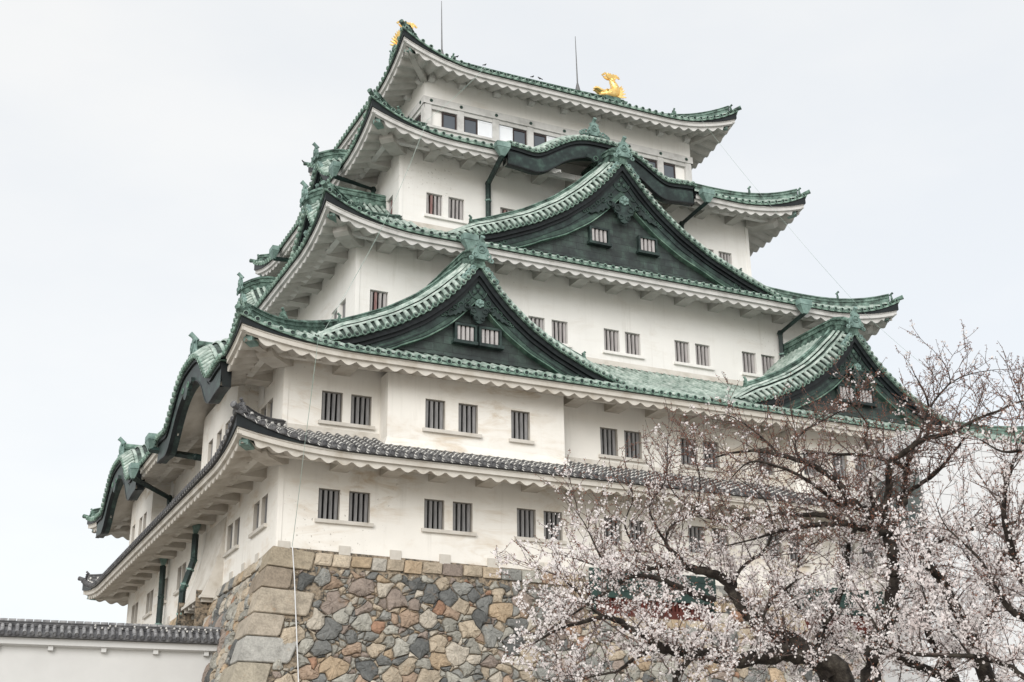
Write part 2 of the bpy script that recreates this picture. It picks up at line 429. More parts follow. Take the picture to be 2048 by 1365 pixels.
        strip(fasc, dB, lambda a, s: [F(a, dB, zc(a, s) - .34), F(a, dB, low_z(a, s)), F(a, dS - .02, low_z(a, s)), F(a, dS - .03, zc(a, s) - .40)], .08, 0, lambda a: cutf(a, .72 if not gray else 1))
        # dark strip between tiles and fascia
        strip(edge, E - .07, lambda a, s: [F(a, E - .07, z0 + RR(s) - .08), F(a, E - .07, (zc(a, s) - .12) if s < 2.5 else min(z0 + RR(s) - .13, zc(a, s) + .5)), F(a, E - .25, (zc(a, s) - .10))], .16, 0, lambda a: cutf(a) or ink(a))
        # soffit
        zw = wallz
        def soffz(a, d):
            s = max(0, min(a + E, W + E - a))
            ze = zc(a, s) - .545
            k = K(a) if cutf(a) else 0
            return zw + (ze - zw + .0 + (0)) * max(0, d) / dS + (k * .8 - .1 if k else 0)
        n = int((W + 2 * dS) / .08); seg = []
        for i in range(n + 1):
            a = -dS + (W + 2 * dS) * i / n
            di = max(0., -a, a - W)
            seg.append([F(a, dS + (di - dS) * j / 3, soffz(a, dS + (di - dS) * j / 3) + (0 if cutf(a) else wave(a)) * (1 if (di < .01 or j < 3) else 0)) for j in range(4)])
        soff.grid(seg, 0, False)
        # purlin on bracket ends
        if side in brackets:
            for a in brackets[side]:
                if any(l < a < h for l, h in nobr.get(side, [])): continue
                b = MB(); w = bw
                pr = [(0, zw + .25), (0, z0 - .34), (bdepth - .14, z0 - .34), (bdepth + .02, z0 - .24), (bdepth + .02, z0 - .05)]
                for sgn in (0,):
                    A = [F(a - w, d, z) for d, z in pr]; B = [F(a + w, d, z) for d, z in pr]; nn = len(pr)
                    b.add(A + B, [tuple(range(nn)), tuple(range(nn, 2 * nn))] + [(i, (i + 1) % nn, nn + (i + 1) % nn, nn + i) for i in range(nn)])
                brk.append(b)
            spans = [[-bdepth + .1, W + bdepth - .1]]
            for l, h in nobr.get(side, []): 
                last = spans.pop(); spans += [[last[0], l], [h, last[1]]]
            for l, h in spans:
                if h - l > .5: pb = MB(); pb.box(l, h, bdepth - .32, bdepth - .06, z0 - .26, z0 + .05, 0, F); purl.append(pb)
    # corners
    x0, y0, x1, y1 = rect
    for cx, cy, dx, dy in ((x0, y0, -1, -1), (x1, y0, 1, -1), (x1, y1, 1, 1), (x0, y1, -1, 1)):
        D2 = Vector((dx, dy, 0)); N = Vector((-dy, dx, 0)) / math.sqrt(2)
        P = lambda t, z, w=0: tuple(Vector((cx, cy, z)) + D2 * (t + kick * max(0, 1 - max(0, E - t) / 5) ** 2 * max(0, min(1.1, t / E))) + N * w)
        # hip ridge
        hp = []
        qend = gableq if gableq else D
        for j in range(13):
            q = .32 + (qend - .32) * j / 12
            hp.append(P(E - q, z0 + RR(q) * max(0, 1 - q / (D + .01)) ** .8 + slope(q) + .04))
        mb = MB()
        ridge_bar(mb, hp, .34 if not gray else .3, .46 if not gray else .36)
        if gray:
            for q in np.arange(.5, qend, .33):
                pz = z0 + RR(q) * max(0, 1 - q / (D + .01)) ** .8 + slope(q)
                mb.tube([P(E - q, pz + .12, -.24), P(E - q, pz + .12, .24)], .07, 8, 1)
        ornament(mb, P(E - .28, z0 + RR(.3) + .24), D2, .5, True)
        # corner tile roll rising at the very tip
        mb.tube([P(E - .5, z0 + RR(.5) - .02), P(E - .1, z0 + RR(0) + .02), P(E + .12, z0 + RR(0) + .12)], [.10, .11, .13], 8)
        if not gray and qend > 3.5:      # second, set-back end ornament
            q = 2.1; ornament(mb, P(E - q, z0 + RR(q) * max(0, 1 - q / (D + .01)) ** .8 + slope(q) + .52), D2, .48, True, wings=False)
        ridges.append(mb)
        # corner rafter with copper cap
        rm = MB(); w = .16
        cz = capz if capz else z0 + rf - .50
        zz = lambda t: (wallz - .42) + (cz - .22 - (wallz - .42)) * (max(0, t) / (E - .75)) ** 1.5
        t0, t1 = .05, E - .74
        for m in range(4):
            ta, tb_ = t0 + (t1 - t0) * m / 4, t0 + (t1 - t0) * (m + 1) / 4
            rf_ = [P(ta, zz(ta), -w), P(ta, zz(ta), w), P(tb_, zz(tb_), w), P(tb_, zz(tb_), -w), P(ta, zz(ta) + .34, -w), P(ta, zz(ta) + .34, w), P(tb_, zz(tb_) + .36, w), P(tb_, zz(tb_) + .36, -w)]
            rm.hexa(rf_, 0)
        t2 = E - .42; w2 = .18
        cb = [P(t1, cz - .24, -w2), P(t1, cz - .24, w2), P(t2, cz - .17, w2), P(t2, cz - .17, -w2), P(t1, cz + .18, -w2), P(t1, cz + .18, w2), P(t2, cz + .20, w2), P(t2, cz + .20, -w2)]
        rm.hexa(cb, 1)
        e0 = [P(t1 - .02, cz + .18, -w2 - .03), P(t1 - .02, cz + .18, w2 + .03), P(t2 + .03, cz + .20, w2 + .03), P(t2 + .03, cz + .20, -w2 - .03)]
        rm.hexa(e0 + [(p[0], p[1], p[2] + .06) for p in e0], 2)
        if brackets:   # heavy diagonal corner bracket
            w = .36; tb = 1.12
            pr = [(0, z0 + .15), (0, z0 - .30), (.25, z0 - .42), (tb - .1, z0 - .40), (tb + .04, z0 - .26), (tb + .06, z0 + .1)]
            A = [P(t, z, -w) for t, z in pr]; B = [P(t, z, w) for t, z in pr]; nn = len(pr)
            rm.add(A + B, [tuple(range(nn)), tuple(range(nn, 2 * nn))] + [(i, (i + 1) % nn, nn + (i + 1) % nn, nn + i) for i in range(nn)], 0)
        rafts.append(rm)
    ro = roofm.build('roof', tile, KEEP, OFF); ro['label'] = label
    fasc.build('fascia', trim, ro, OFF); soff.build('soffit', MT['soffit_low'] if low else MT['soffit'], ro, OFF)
    edge.build('edge_board', MT['black'], ro, OFF)
    for pb in purl: pb.build('purlin', trim, ro, OFF)
    for r_ in ridges: r_.build('hip_ridge', [MT['tile'], MT['mortar']] if gray else MT['ridge'], ro, OFF)
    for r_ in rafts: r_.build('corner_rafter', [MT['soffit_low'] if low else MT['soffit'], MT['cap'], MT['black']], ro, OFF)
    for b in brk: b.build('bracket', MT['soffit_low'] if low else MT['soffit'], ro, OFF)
    return ro

def make_gable(label, side, rect, ac, hw, zl, za, df, db, kara=None, wins=[], wallbottom=None, wallset=.55, boardh=(1.0, 1.35), desc=True, orn=.95, name='gable', pend=1.0, rollstep=.35, crest=True, Dm=1.2, rh=.5):
    """dormer gable. df: distance of the front edge out from rect side, db: where it dies into the wall (same measure).
       kara: dict for a cusped gable (curve given by half,h,hw,p,base)"""
    F, W = frame(side, rect)
    f = (Vector(F(0, 1, 0)) - Vector(F(0, 0, 0))).normalized(); al = (Vector(F(1, 0, 0)) - Vector(F(0, 0, 0))).normalized()
    if kara:
        zc = lambda t: zl + kara.get('base', 0) + kara['h'] * karaf(t, kara['hw'], kara['p']) - .10 * math.exp(-((abs(t) - kara['hw'] * 1.02) / .7) ** 2)
        qk = lambda t: kara['slopeinv'](zc(t) - zl)
    else:
        zc = lambda t: zl + (za - zl) * rakef(t / hw)
        qk = None
    T = lambda t, d, z: F(ac + t, d, z)
    if kara: Dz = lambda t: Dm * (1 - .35 * min(1, max(0, (abs(t) / hw - .8) / .2)))
    else: Dz = lambda t: Dm * (.72 + .28 * min(1, abs(t) / (.16 * hw))) * (1 - .38 * min(1, max(0, (abs(t) / hw - .82) / .18)))
    gb = lambda b: 1 - (1 - min(1.5, max(-.1, b)) / 1.5) ** 1.6 if b >= 0 else b * 1.05
    zs = lambda t, d: zc(t) + Dz(t) * gb(df - d)
    nt_ = 60; ts = [-hw + 2 * hw * i / nt_ for i in range(nt_ + 1)]
    roof = MB()
    back = (lambda t: max(db, df - kara['slopeinv'](zc(t) - zl + Dz(t)) - .3)) if kara else (lambda t: db)
    roof.grid([[T(t, d_, zs(t, d_)) for d_ in (df, df - .3, df - .6, df - .95, df - 1.5, min(df - 1.51, back(t)))] for t in ts], 1)
    roof.grid([[T(t, df, zc(t)), T(t, df, zc(t) - .08), T(t, df - .5, zc(t) - .08)] for t in ts], 2)
    # long ribs parallel to the rake
    d = df - .56; k = 0
    while d > db:
        seg = [t for t in ts if d > back(t) + .02]
        lo = [t for t in seg if t < -.1]; hi = [t for t in seg if t > .1]
        for L in ((lo, hi) if not kara else (seg,)):
            if len(L) > 2:
                roof.tube([T(t, d, zs(t, d) + .03) for t in L], .10, mi=0, cap=False, arc=ARC, smooth=True)
        d -= .34; k += 1
    # short rolls with discs along the rake edge
    arc = 0; nxt = .25
    for sgn in (-1, 1):
        arc = 0; nxt = rollstep * .5; pt = 0; pz = zc(0); t = 0
        while t < hw - .05:
            t2 = t + .01; z2 = zc(sgn * t2); arc += math.hypot(.01, z2 - pz); pz = z2; t = t2
            if arc >= nxt:
                nxt += rollstep
                if not kara and t < .16: continue
                n_ = Vector((0, 0, 1)); 
                dz = (zc(sgn * (t + .05)) - zc(sgn * (t - .05))) / .1
                nx, nz_ = -dz, 1.0; l = math.hypot(nx, nz_); nx, nz_ = nx / l * .06 * sgn * 1, nz_ / l * .06
                c = lambda dd: T(sgn * t + nx, dd, z2 + nz_ + Dz(sgn * t) * gb(df - dd))
                roof.tube([c(df + .06), c(df - .22), c(df - .44)], [.10, .095, .09], 8, 0, True, True)
                crest_disc(roof, c(df + .08), f, .118, 2, 3)
    g = None
    ws = df - wallset
    # wall
    wb = wallbottom if wallbottom is not None else zl - .15
    wl = MB()
    bh = lambda t: boardh[0] + (boardh[1] - boardh[0]) * (1 - min(1, abs(t) / (hw * .5)))
    if not kara:
        cols = []
        for t in ts: cols.append([T(t, ws, min(wb, zc(t) - .1)), T(t, ws, zc(t) - .1)])
        wl.grid(cols, 0)
        # base sill courses
        wl.box(-hw * .86, hw * .86, ws - .1, ws + .10, wb + .0, wb + .16, 1, T)
        wl.box(-hw * .78, hw * .78, ws - .1, ws + .06, wb + .30, wb + .38, 0, T)
        g = wl.build(name, [MT['plates'], MT['molding']], KEEP, OFF)
    else:
        # white plaster infill under the curve, set back to the wall line
        cols = []
        for t in ts:
            if abs(t) < kara['cut'] + .05: cols.append([T(t, kara['walld'], zl - .9), T(t, kara['walld'], max(zl - .1, zc(t) - .15))])
        wl.grid(cols, 0)
        g = wl.build(name, [MT['plaster']], KEEP, OFF)
    g['label'] = label
    roof.build('gable_roof', [MT['rib'], MT['pan'], MT['disc'], MT['dark']], g, OFF)
    # bargeboard
    bb = MB()
    if not kara:
        def band(d0, d1, top, bot, mi, lim=1.0):
            for L in ([t for t in ts if t <= 0 and abs(t) <= hw * lim], [t for t in ts if t >= 0 and abs(t) <= hw * lim]):
                rows = []
                for t in L:
                    zt_ = zc(t) - top(t); zb_ = zc(t) - bot(t)
                    zt_ = max(zt_, zl + .01); zb_ = max(zb_, zl - .01)
                    rows.append([T(t, d1, zt_), T(t, d0, zt_), T(t, d0, zb_), T(t, d1, zb_)])
                bb.grid(rows, mi)
        sl = lambda t: 1 + .35 * max(0, 1 - abs(t) / (hw * .55))       # steeper near apex: deeper vertical cut
        band(df - .10, df - .5, lambda t: .09, lambda t: .34 * sl(t), 1)
        band(df - .22, df - .5, lambda t: .32 * sl(t), lambda t: .50 * sl(t), 1)
        band(df - .30, df - .6, lambda t: .48 * sl(t), lambda t: bh(t) , 0, .97)
        band(df - .26, df - .35, lambda t: .74 * sl(t), lambda t: .80 * sl(t), 0, .93)
        band(df - .24, df - .6, lambda t: bh(t), lambda t: bh(t) + .06, 2, .93)
        band(df - .285, df - .33, lambda t: bh(t) - .30, lambda t: bh(t) - .06, 3, .80)
        # crest rings and cloud scrolls on the board
        fr = df - .27
        Tr = lambda a, b_, w: T(a, fr + w, b_)
        za0 = zc(0)
        k = hw / 9.4
        if crest:
            bb.ring((0, za0 - .95 - .2 * k), .30 + .16 * k, .03, Tr, 3, 20)
            for a in range(3):
                t = PI / 2 + a * 2 * PI / 3
                bb.ball(Tr(.17 * math.cos(t), za0 - .95 - .2 * k + .17 * math.sin(t), 0), .11, 3, sc=(1, .4, 1) if side in (0, 2) else (.4, 1, 1))
        for sg in (-1, 1):
            for (u, dz, r_) in ((.07, 1.12, .11), (.115, 1.0, .13), (.15, .86, .10), (.175, .95, .15), (.21, .80, .09), (.235, .72, .06), (.74, .60, .17), (.70, .62, .09), (.79, .52, .08)):
                t = sg * u * hw; bb.ring((t, zc(t) - dz * (.72 + .28 * k)), r_, .026, Tr, 3, 10)
    else:
        th = lambda t: kara['th'] * (1 - .14 * math.exp(-(t / 1.2) ** 2)) + .10 * math.exp(-((abs(t) - kara['hw'] * .8) / .6) ** 2)
        L = [t for t in ts if abs(t) <= kara['board']]
        def band(d0, d1, top, bot, mi):
            bb.grid([[T(t, d1, zc(t) - top(t)), T(t, d0, zc(t) - top(t)), T(t, d0, zc(t) - bot(t)), T(t, d1, zc(t) - bot(t))] for t in L], mi)
        band(df - .06, df - .4, lambda t: .09, lambda t: .27, 1)
        band(df - .15, df - .5, lambda t: .26, lambda t: .40, 1)
        band(df - .12, df - .55, lambda t: .39, lambda t: .39 + th(t), 0)
        band(df - .10, df - .3, lambda t: .36 + th(t), lambda t: .42 + th(t), 1)
        for sg in (-1, 1):     # cut ends
            t = sg * kara['board']; zz = zc(t)
            bb.quad(T(t, df - .06, zz - .1), T(t, df - .55, zz - .1), T(t, df - .55, zz - .39 - th(t)), T(t, df - .2, zz - .39 - th(t)), 1)
    bb.build('bargeboard', [MT['dark'], MT['black'], MT['molding'], MT['relief']], g, OFF)
    # ridge
    rb = MB(); zt_ = zc(0) + .02
    rb_path = [T(0, df + .02 - (df + .02 - db) * i / 8, zs(0, df + .0 - (df + .0 - db) * i / 8) - .05) for i in range(9)]
    if kara and rh > .6: rb_path = [T(0, df - .3 - (df - .3 - db) * i / 6, zc(0) - .1) for i in range(7)]
    elif kara: rb_path = [T(0, df - 1.2 - (df - 1.2 - db) * i / 6, zs(0, df - 1.2 - (df - 1.2 - db) * i / 6) - .05) for i in range(7)]
    ridge_bar(rb, rb_path, .40, .80 * orn if not kara else rh)
    rb.build('ridge', MT['ridge'], g, OFF)
    ob = MB()
    if kara:
        zk = zs(0, df - 1.0) if rh < .6 else zc(0) - .05; ko = 1.0 if rh < .6 else .25
        if rh < .6: ob.box(-.85, .85, df - ko - .3, df - ko, zk - .45, zk + .18, 1, T)
        ornament(ob, T(0, df - ko - .02, zk + .18 + orn * .5), f, orn, True)
        for sg in (-1, 1):
            for (a, b_, r_) in ((.62, .28, .12), (.80, .22, .10), (.95, .15, .08)): ob.ring((sg * a * orn, zk + .1 + b_), r_, .06, lambda p, q, w: T(p, df - ko + .1 + w, q), 0, 8)
    else:
        ornament(ob, T(0, df + .02, zt_ + .10 + orn * .5), f, orn, True)
        for sg in (-1, 1):
            for i in range(4):
                t = sg * (.38 + .15 * i) * orn; ob.ring((t, zc(t) + .20), .085 + .02 * (i % 2), .055, lambda p, q, w: T(p, df + .02 + w, q), 0, 8)
                ob.ball(T(t, df - .1, zc(t) + .16), .16, 0)
    ob.build('ridge_ornament', [MT['cap'], MT['dark']], g, OFF)
    # descending ridges with their own end ornaments
    if desc and not kara:
        for sg in (-1, 1):
            dr = MB(); L = [sg * hw * (.05 + (.83 - .05) * i / 16) for i in range(17)]
            ridge_bar(dr, [T(t, df - 1.5, zs(t, df - 1.5) + .02) for t in L], .28, .32)
            dirv = Vector(T(L[-1], 0, 0)) - Vector(T(L[-2], 0, 0)); dirv.z = 0
            ornament(dr, T(L[-1], df - 1.5, zs(L[-1], df - 1.5) + .25), dirv, .42, True, wings=False)
            dr.build('descending_ridge', MT['ridge'], g, OFF)
    # pendant (gegyo)
    if pend and not kara:
        pm = MB(); s = pend; zr = zc(0) - boardh[1] - .06
        dz = df - .24; Tp = lambda a, b_, w: T(a * s, dz + w, zr + b_ * s)
        body = [(0, -.35), (.22, -.5), (.5, -.62), (.62, -.85), (.55, -1.08), (.38, -1.15), (.34, -1.45), (.18, -1.62), (0, -1.68)]
        body = body + [(-a, b_) for a, b_ in reversed(body[1:-1])]
        pm.prism(body, Tp, .12, 0)
        for sg in (-1, 1):
            wing = [(.45, -.55), (.75, -.42), (1.05, -.55), (1.4, -.85), (1.85, -1.15), (2.15, -1.38), (2.0, -1.42), (1.75, -1.28), (1.6, -1.33), (1.45, -1.13), (1.28, -1.15), (1.15, -.95), (.98, -.98), (.85, -.8), (.62, -.78)]
            pm.prism([(sg * a, b_) for a, b_ in wing], lambda a, b_, w: Tp(a, b_, w * .7), .12, 0)
            for (a, b_, r_) in ((.40, -.82, .17), (.22, -1.35, .13), (.85, -.62, .15)):
                pm.ring((sg * a, b_), r_, .04, lambda p, q, w: Tp(p, q, .13 + w), 0, 10)
        hexp = [(.30 * math.cos(PI / 6 + i * PI / 3), -.32 + .30 * math.sin(PI / 6 + i * PI / 3)) for i in range(6)]
        pm.prism(hexp, lambda a, b_, w: Tp(a, b_, .08 + w), .12, 1)
        for i in range(6): pm.ball(Tp(.20 * math.cos(i * PI / 3), -.32 + .20 * math.sin(i * PI / 3), .2), .07 * s, 1, n=6)
        pm.ball(Tp(0, -.32, .22), .13 * s, 1)
        pm.build('pendant', [MT['dark'], MT['cap'], MT['molding']], g, OFF)
    elif kara:
        pm = MB(); zr = zc(0) - .45 - th(0); Tp = lambda a, b_, w: T(a, df - .12 + w, zr + b_)
        for (a0, s_) in ((0, 1.0),):
            zo = zc(a0) - zc(0)
            body = [(-1.0, .12), (1.0, .12), (1.05, -.08), (.75, -.12), (.6, -.3), (.4, -.25), (.28, -.5), (0, -.62), (-.28, -.5), (-.4, -.25), (-.6, -.3), (-.75, -.12), (-1.05, -.08)]
            pm.prism([(a0 + a * s_, b_ * s_ + zo) for a, b_ in body], Tp, .14, 0)
            for sg in (-1, 1): pm.ring((a0 + sg * .5 * s_, -.08 * s_ + zo), .13 * s_, .035, lambda p, q, w: Tp(p, q, .15 + w), 1, 10)
        pm.build('pendant', [MT['dark'], MT['molding']], g, OFF)
    for (a0, a1, z_0, z_1) in wins:
        b = MB(); ca, cz = (a0 + a1) / 2, (z_0 + z_1) / 2
        b.box(a0, a1, ws + .03, ws + .05, z_0, z_1, 1, T)
        for (x0_, x1_, y0_, y1_) in ((a0 - .10, a0, z_0 + .002, z_1 - .002), (a1, a1 + .10, z_0 + .002, z_1 - .002), (a0 - .10, a1 + .10, z_1, z_1 + .1)):
            b.box(x0_, x1_, ws, ws + .24, y0_, y1_, 2, T)
        b.box(a0 - .18, a1 + .18, ws, ws + .30, z_0 - .14, z_0, 2, T)
        nb = 4
        for i in range(nb):
            x = a0 + (a1 - a0) * (i + .5) / nb; b.box(x - .062, x + .062, ws + .06, ws + .17, z_0, z_1, 0, T)
        b.build('window', [MT['woodlight'], MT['inside'], MT['dark']], g, OFF)
    return g
INV = lambda m0, m1: (lambda h: h / m0 if m1 == 0 else (-m0 + math.sqrt(m0 * m0 + 4 * m1 * max(0, h))) / (2 * m1))
# ---- roofs
br1 = [2.34 + 2.08 * k for k in range(16)]
make_roof('lowest roof of grey clay tiles with white lime laps', R1, 2.42, 2.42, 3.63, .50, 0, rise=.95, gray=True, low=True, wallz=3.75, step=.385, rf=.47, capz=3.55, bw=.36,
          brackets={0: br1, 3: [2.3 + 2.08 * k for k in range(14)]})
K1 = dict(h=1.82, hw=4.3, p=1.6, base=.0, half=6.3, cut=4.1, board=6.1, th=.74, walld=.02, slopeinv=INV(.46, .0125), c=7.0)
K2 = dict(K1, c=24.6)
make_roof('second green copper roof', R1, 2.52, 6.70, 7.63, .46, .0125, rise=.75, low=True, wallz=7.75, rf=.47, capz=7.58, bw=.36, karas={3: [K1, K2]},
          brackets={0: [2.3 + 2.08 * k for k in range(16)], 3: [2.2] + [14.2, 16.2] + [30.0]}, nobr={0: [(3.6, 12.1), (23.6, 31.9)], 3: [(2.8, 11), (20, 28.5)]})
make_roof('third green copper roof', R3, 2.33, 5.48, 15.38, .48, .0125, rise=1.2, wallz=15.5, rf=.78, capz=15.62,
          brackets={0: [1.23 + 2.0 * k for k in range(13)], 3: [1.6 + 2.0 * k for k in range(11)]})
K3 = dict(h=1.35, hw=4.0, p=1.5, base=.30, half=5.7, cut=3.2, board=5.6, th=.70, walld=.02, slopeinv=INV(.56, .012), c=10.45)
make_roof('fourth green copper roof', R4, 2.45, 4.55, 22.42, .56, .012, rise=1.25, wallz=22.55, rf=.82, capz=22.62, bw=.26, karas={0: [K3]},
          brackets={0: [1.5 + 2.03 * k for k in range(10)], 3: [1.6 + 2.0 * k for k in range(8)]})
make_roof('topmost hip and gable copper roof', R5, 2.1, 8.4, 28.42, .45, .018, rise=1.4, wallz=28.50, rf=1.0, capz=28.80, amp=.10, gableq=2.8, brackets={})
# ---- dormer gables
make_gable('left gable on the second roof, above the projecting bay', 0, R1, 7.85, 6.8, 8.12, 12.62, 1.4, -4.3, wins=[(-.92, -.12, 9.18, 9.85), (.18, 1.02, 9.18, 9.85)], boardh=(.95, 1.5), orn=.86, pend=.66, Dm=.92, wallbottom=8.15)
make_gable('right gable on the second roof, half hidden by cherry branches', 0, R1, 27.75, 6.7, 8.12, 12.62, 1.4, -4.3, wins=[(-1.02, -.18, 9.18, 9.85), (.14, .96, 9.18, 9.85)], boardh=(.95, 1.5), orn=.86, pend=.66, Dm=.92, wallbottom=8.15)
make_gable('largest triangular gable in the middle of the third roof', 0, R3, 13.72, 9.4, 16.02, 22.08, .95, -3.25, wins=[(-1.8, -.88, 17.42, 18.14), (1.0, 1.9, 17.42, 18.14)], boardh=(1.05, 1.85), orn=.92, pend=.92, Dm=1.0, wallbottom=16.1)
make_gable('nearer side gable on the third roof', 3, R3, 5.3, 5.2, 16.0, 19.45, 1.0, -3.2, boardh=(.85, 1.3), orn=.9, pend=.55, Dm=1.0)
make_gable('farther side gable on the third roof', 3, R3, 17.8, 5.2, 16.0, 19.45, 1.0, -3.2, boardh=(.85, 1.3), orn=.9, pend=.55, Dm=1.0)
make_gable('side gable on the fourth roof', 3, R4, 8.4, 4.2, 22.9, 25.4, 1.85, -2.15, boardh=(.8, 1.2), orn=.85, pend=.5, Dm=.8)
make_gable('gable end of the topmost roof', 3, R5, 6.3, 5.6, 29.75, 33.1, -.35, -1.9, desc=False, orn=.5, pend=.5, Dm=.35)
make_gable('far gable end of the topmost roof', 1, R5, 6.3, 5.6, 29.75, 33.1, -.35, -1.9, desc=False, orn=.5, pend=.5, Dm=.35)
make_gable('undulating gable in the middle of the fourth roof', 0, R4, 10.45, 5.7, 22.42, 24, 2.38, -2.1, kara=K3, orn=.85, Dm=.7, name='curved_gable')
make_gable('nearer undulating gable on the side of the second roof', 3, R1, 7.0, 6.3, 7.63, 9.7, 2.45, -2.2, kara=K1, orn=1.0, Dm=.9, rh=1.2, name='curved_gable')
make_gable('farther undulating gable on the side of the second roof', 3, R1, 24.6, 6.3, 7.63, 9.7, 2.45, -2.2, kara=K2, orn=1.0, Dm=.9, rh=1.2, name='curved_gable')

# ---- walls with window openings
def wallface(mb, F, a0, a1, z0, z1, holes=(), d=0, mi=0):
    xs = sorted({a0, a1, *[h[0] for h in holes], *[h[1] for h in holes]}); zs = sorted({z0, z1, *[h[2] for h in holes], *[h[3] for h in holes]})
    xs = [x for x in xs if a0 <= x <= a1]; zs = [z for z in zs if z0 <= z <= z1]
    for i in range(len(xs) - 1):
        for j in range(len(zs) - 1):
            cx, cz = (xs[i] + xs[i + 1]) / 2, (zs[j] + zs[j + 1]) / 2
            if any(h[0] < cx < h[1] and h[2] < cz < h[3] for h in holes): continue
            mb.quad(F(xs[i], d, zs[j]), F(xs[i + 1], d, zs[j]), F(xs[i + 1], d, zs[j + 1]), F(xs[i], d, zs[j + 1]), mi)

PROTO = {}
NW = [0]
def window(side, rect, a0, z0, w=.86, h=1.22, kind='wood', nb=None, d=0, sill=None, low=False, label=None):
    F, W = frame(side, rect)
    nb = nb or (4 if w > .85 else 3)
    key = (w, h, kind, nb, low, d > 1e-6)
    trim = MT['trim_low'] if low else MT['plaster']
    if key not in PROTO:
        b = MB(); dp = .30
        b.quad((0, 0, 0), (0, dp, 0), (0, dp, h), (0, 0, h)); b.quad((w, 0, 0), (w, dp, 0), (w, dp, h), (w, 0, h))
        b.quad((0, 0, 0), (w, 0, 0), (w, dp, 0), (0, dp, 0)); b.quad((0, 0, h), (w, 0, h), (w, dp, h), (0, dp, h))
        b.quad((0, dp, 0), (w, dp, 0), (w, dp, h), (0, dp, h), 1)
        o = b.build('window', [trim, MT['inside']], KEEP)
        for i in range(nb):
            c = MB(); bw = .056; x = w * (i + .55) / (nb + .1); tw = random.uniform(-.012, .012)
            c.hexa([(x - bw + tw, .13, .0), (x + bw + tw, .13, .0), (x + bw, .22, .0), (x - bw, .22, .0), (x - bw - tw, .13, h - .03), (x + bw - tw, .13, h - .03), (x + bw, .22, h - .03), (x - bw, .22, h - .03)])
            c.build('bar', MT['woodred'] if (kind == 'red' and i == 1) else MT['woodlight'] if kind in ('red', 'pale') else MT['wood'], o)
        PROTO[key] = [o, False]
    o, used = PROTO[key]
    if used:
        n = o.copy(); COL.objects.link(n)
        for ch in o.children:
            if ch.name.startswith('window_sill'): continue
            c = ch.copy(); COL.objects.link(c); c.parent = n
        o = n
    else: PROTO[key][1] = True
    if side == 0: o.location = Vector(F(a0, d, z0)) - Vector(OFF); o.rotation_euler = (0, 0, 0)
    else: o.location = Vector(F(a0 + w, d, z0)) - Vector(OFF); o.rotation_euler = (0, 0, -PI / 2)
    if label: o['label'] = label
    if sill:
        l, r_ = sill; b = MB()
        b.box(l, r_, -.13, .0, -.17, -.03)
        b.build('window_sill', trim, o)
    return o

# (storey walls)
H1 = (1.38, 2.58); H2 = (5.33, 6.57); H3 = (11.98, 13.14); H4 = (19.12, 20.34)
W_ = .87
w1 = []; 
pairs1 = [1.58, 5.98, 10.09, 14.2, 18.41, 22.54, 26.7, 31.3]
for p in pairs1: w1 += [p, p + 1.24]
w1l = [1.58, 2.79, 5.87, 7.06, 16.1, 17.1, 20.3, 24.0, 24.95, 28.27, 29.27]
w2 = [1.55, 2.77, 14.17, 15.38, 18.27, 19.46, 22.46, 32.7]
w2bay = [5.62, 6.95 + .12, 9.45, 24.3, 26.0, 27.3, 29.9]
w2l = [1.6, 2.55, 12.2, 15.6, 16.9, 19.5, 29.6]
w2lbay = [4.9, 6.4, 8.0, 22.9, 24.1, 26.2]
w3 = [4.88, 12.85, 14.09, 16.95, 18.14, 21.0, 22.22, 25.05, 26.25]
w3l = [5.6, 6.85, 9.4, 10.65, 13.5, 14.7]
w4 = [8.80, 10.0, 12.9, 14.15, 21.5, 25.1, 26.28]
w4l = [8.3]
def storey(name, label, rect, z0, z1, hs, fr, lf, mat, d_extra=None, post=True):
    mb = MB()
    for side in range(4):
        F, W = frame(side, rect)
        o = rect[0] if side in (0, 2) else rect[1]
        hl = [(a - o, a - o + W_, hs[0], hs[1]) for a in (fr if side == 0 else lf if side == 3 else [])]
        wallface(mb, F, 0, W, z0, z1, hl)
        if post and side in (0, 3):
            for a, b_ in (((-.034, .17), (W - .17, W + .034)) if side == 0 else ((.0, .17), (W - .17, W))): mb.box(a, b_, -.02 if side == 3 else -.0, .034 if side == 0 else .03, z0, z1, 0, F)
    return tag(mb.build(name, mat, KEEP, OFF), label)
storey('wall', 'plastered lowest storey wall, stained under the eaves', R1, -.3, 4.3, H1, w1, w1l, MT['plaster_low'])
storey('wall', 'plastered second storey wall', R1, 4.3, 8.3, H2, w2, w2l, MT['plaster_low'])
storey('wall', 'plastered third storey wall', R3, 10.7, 16.0, H3, w3, w3l, MT['plaster'])
storey('wall', 'plastered fourth storey wall', R4, 17.6, 23.1, H4, w4, w4l, MT['plaster'])

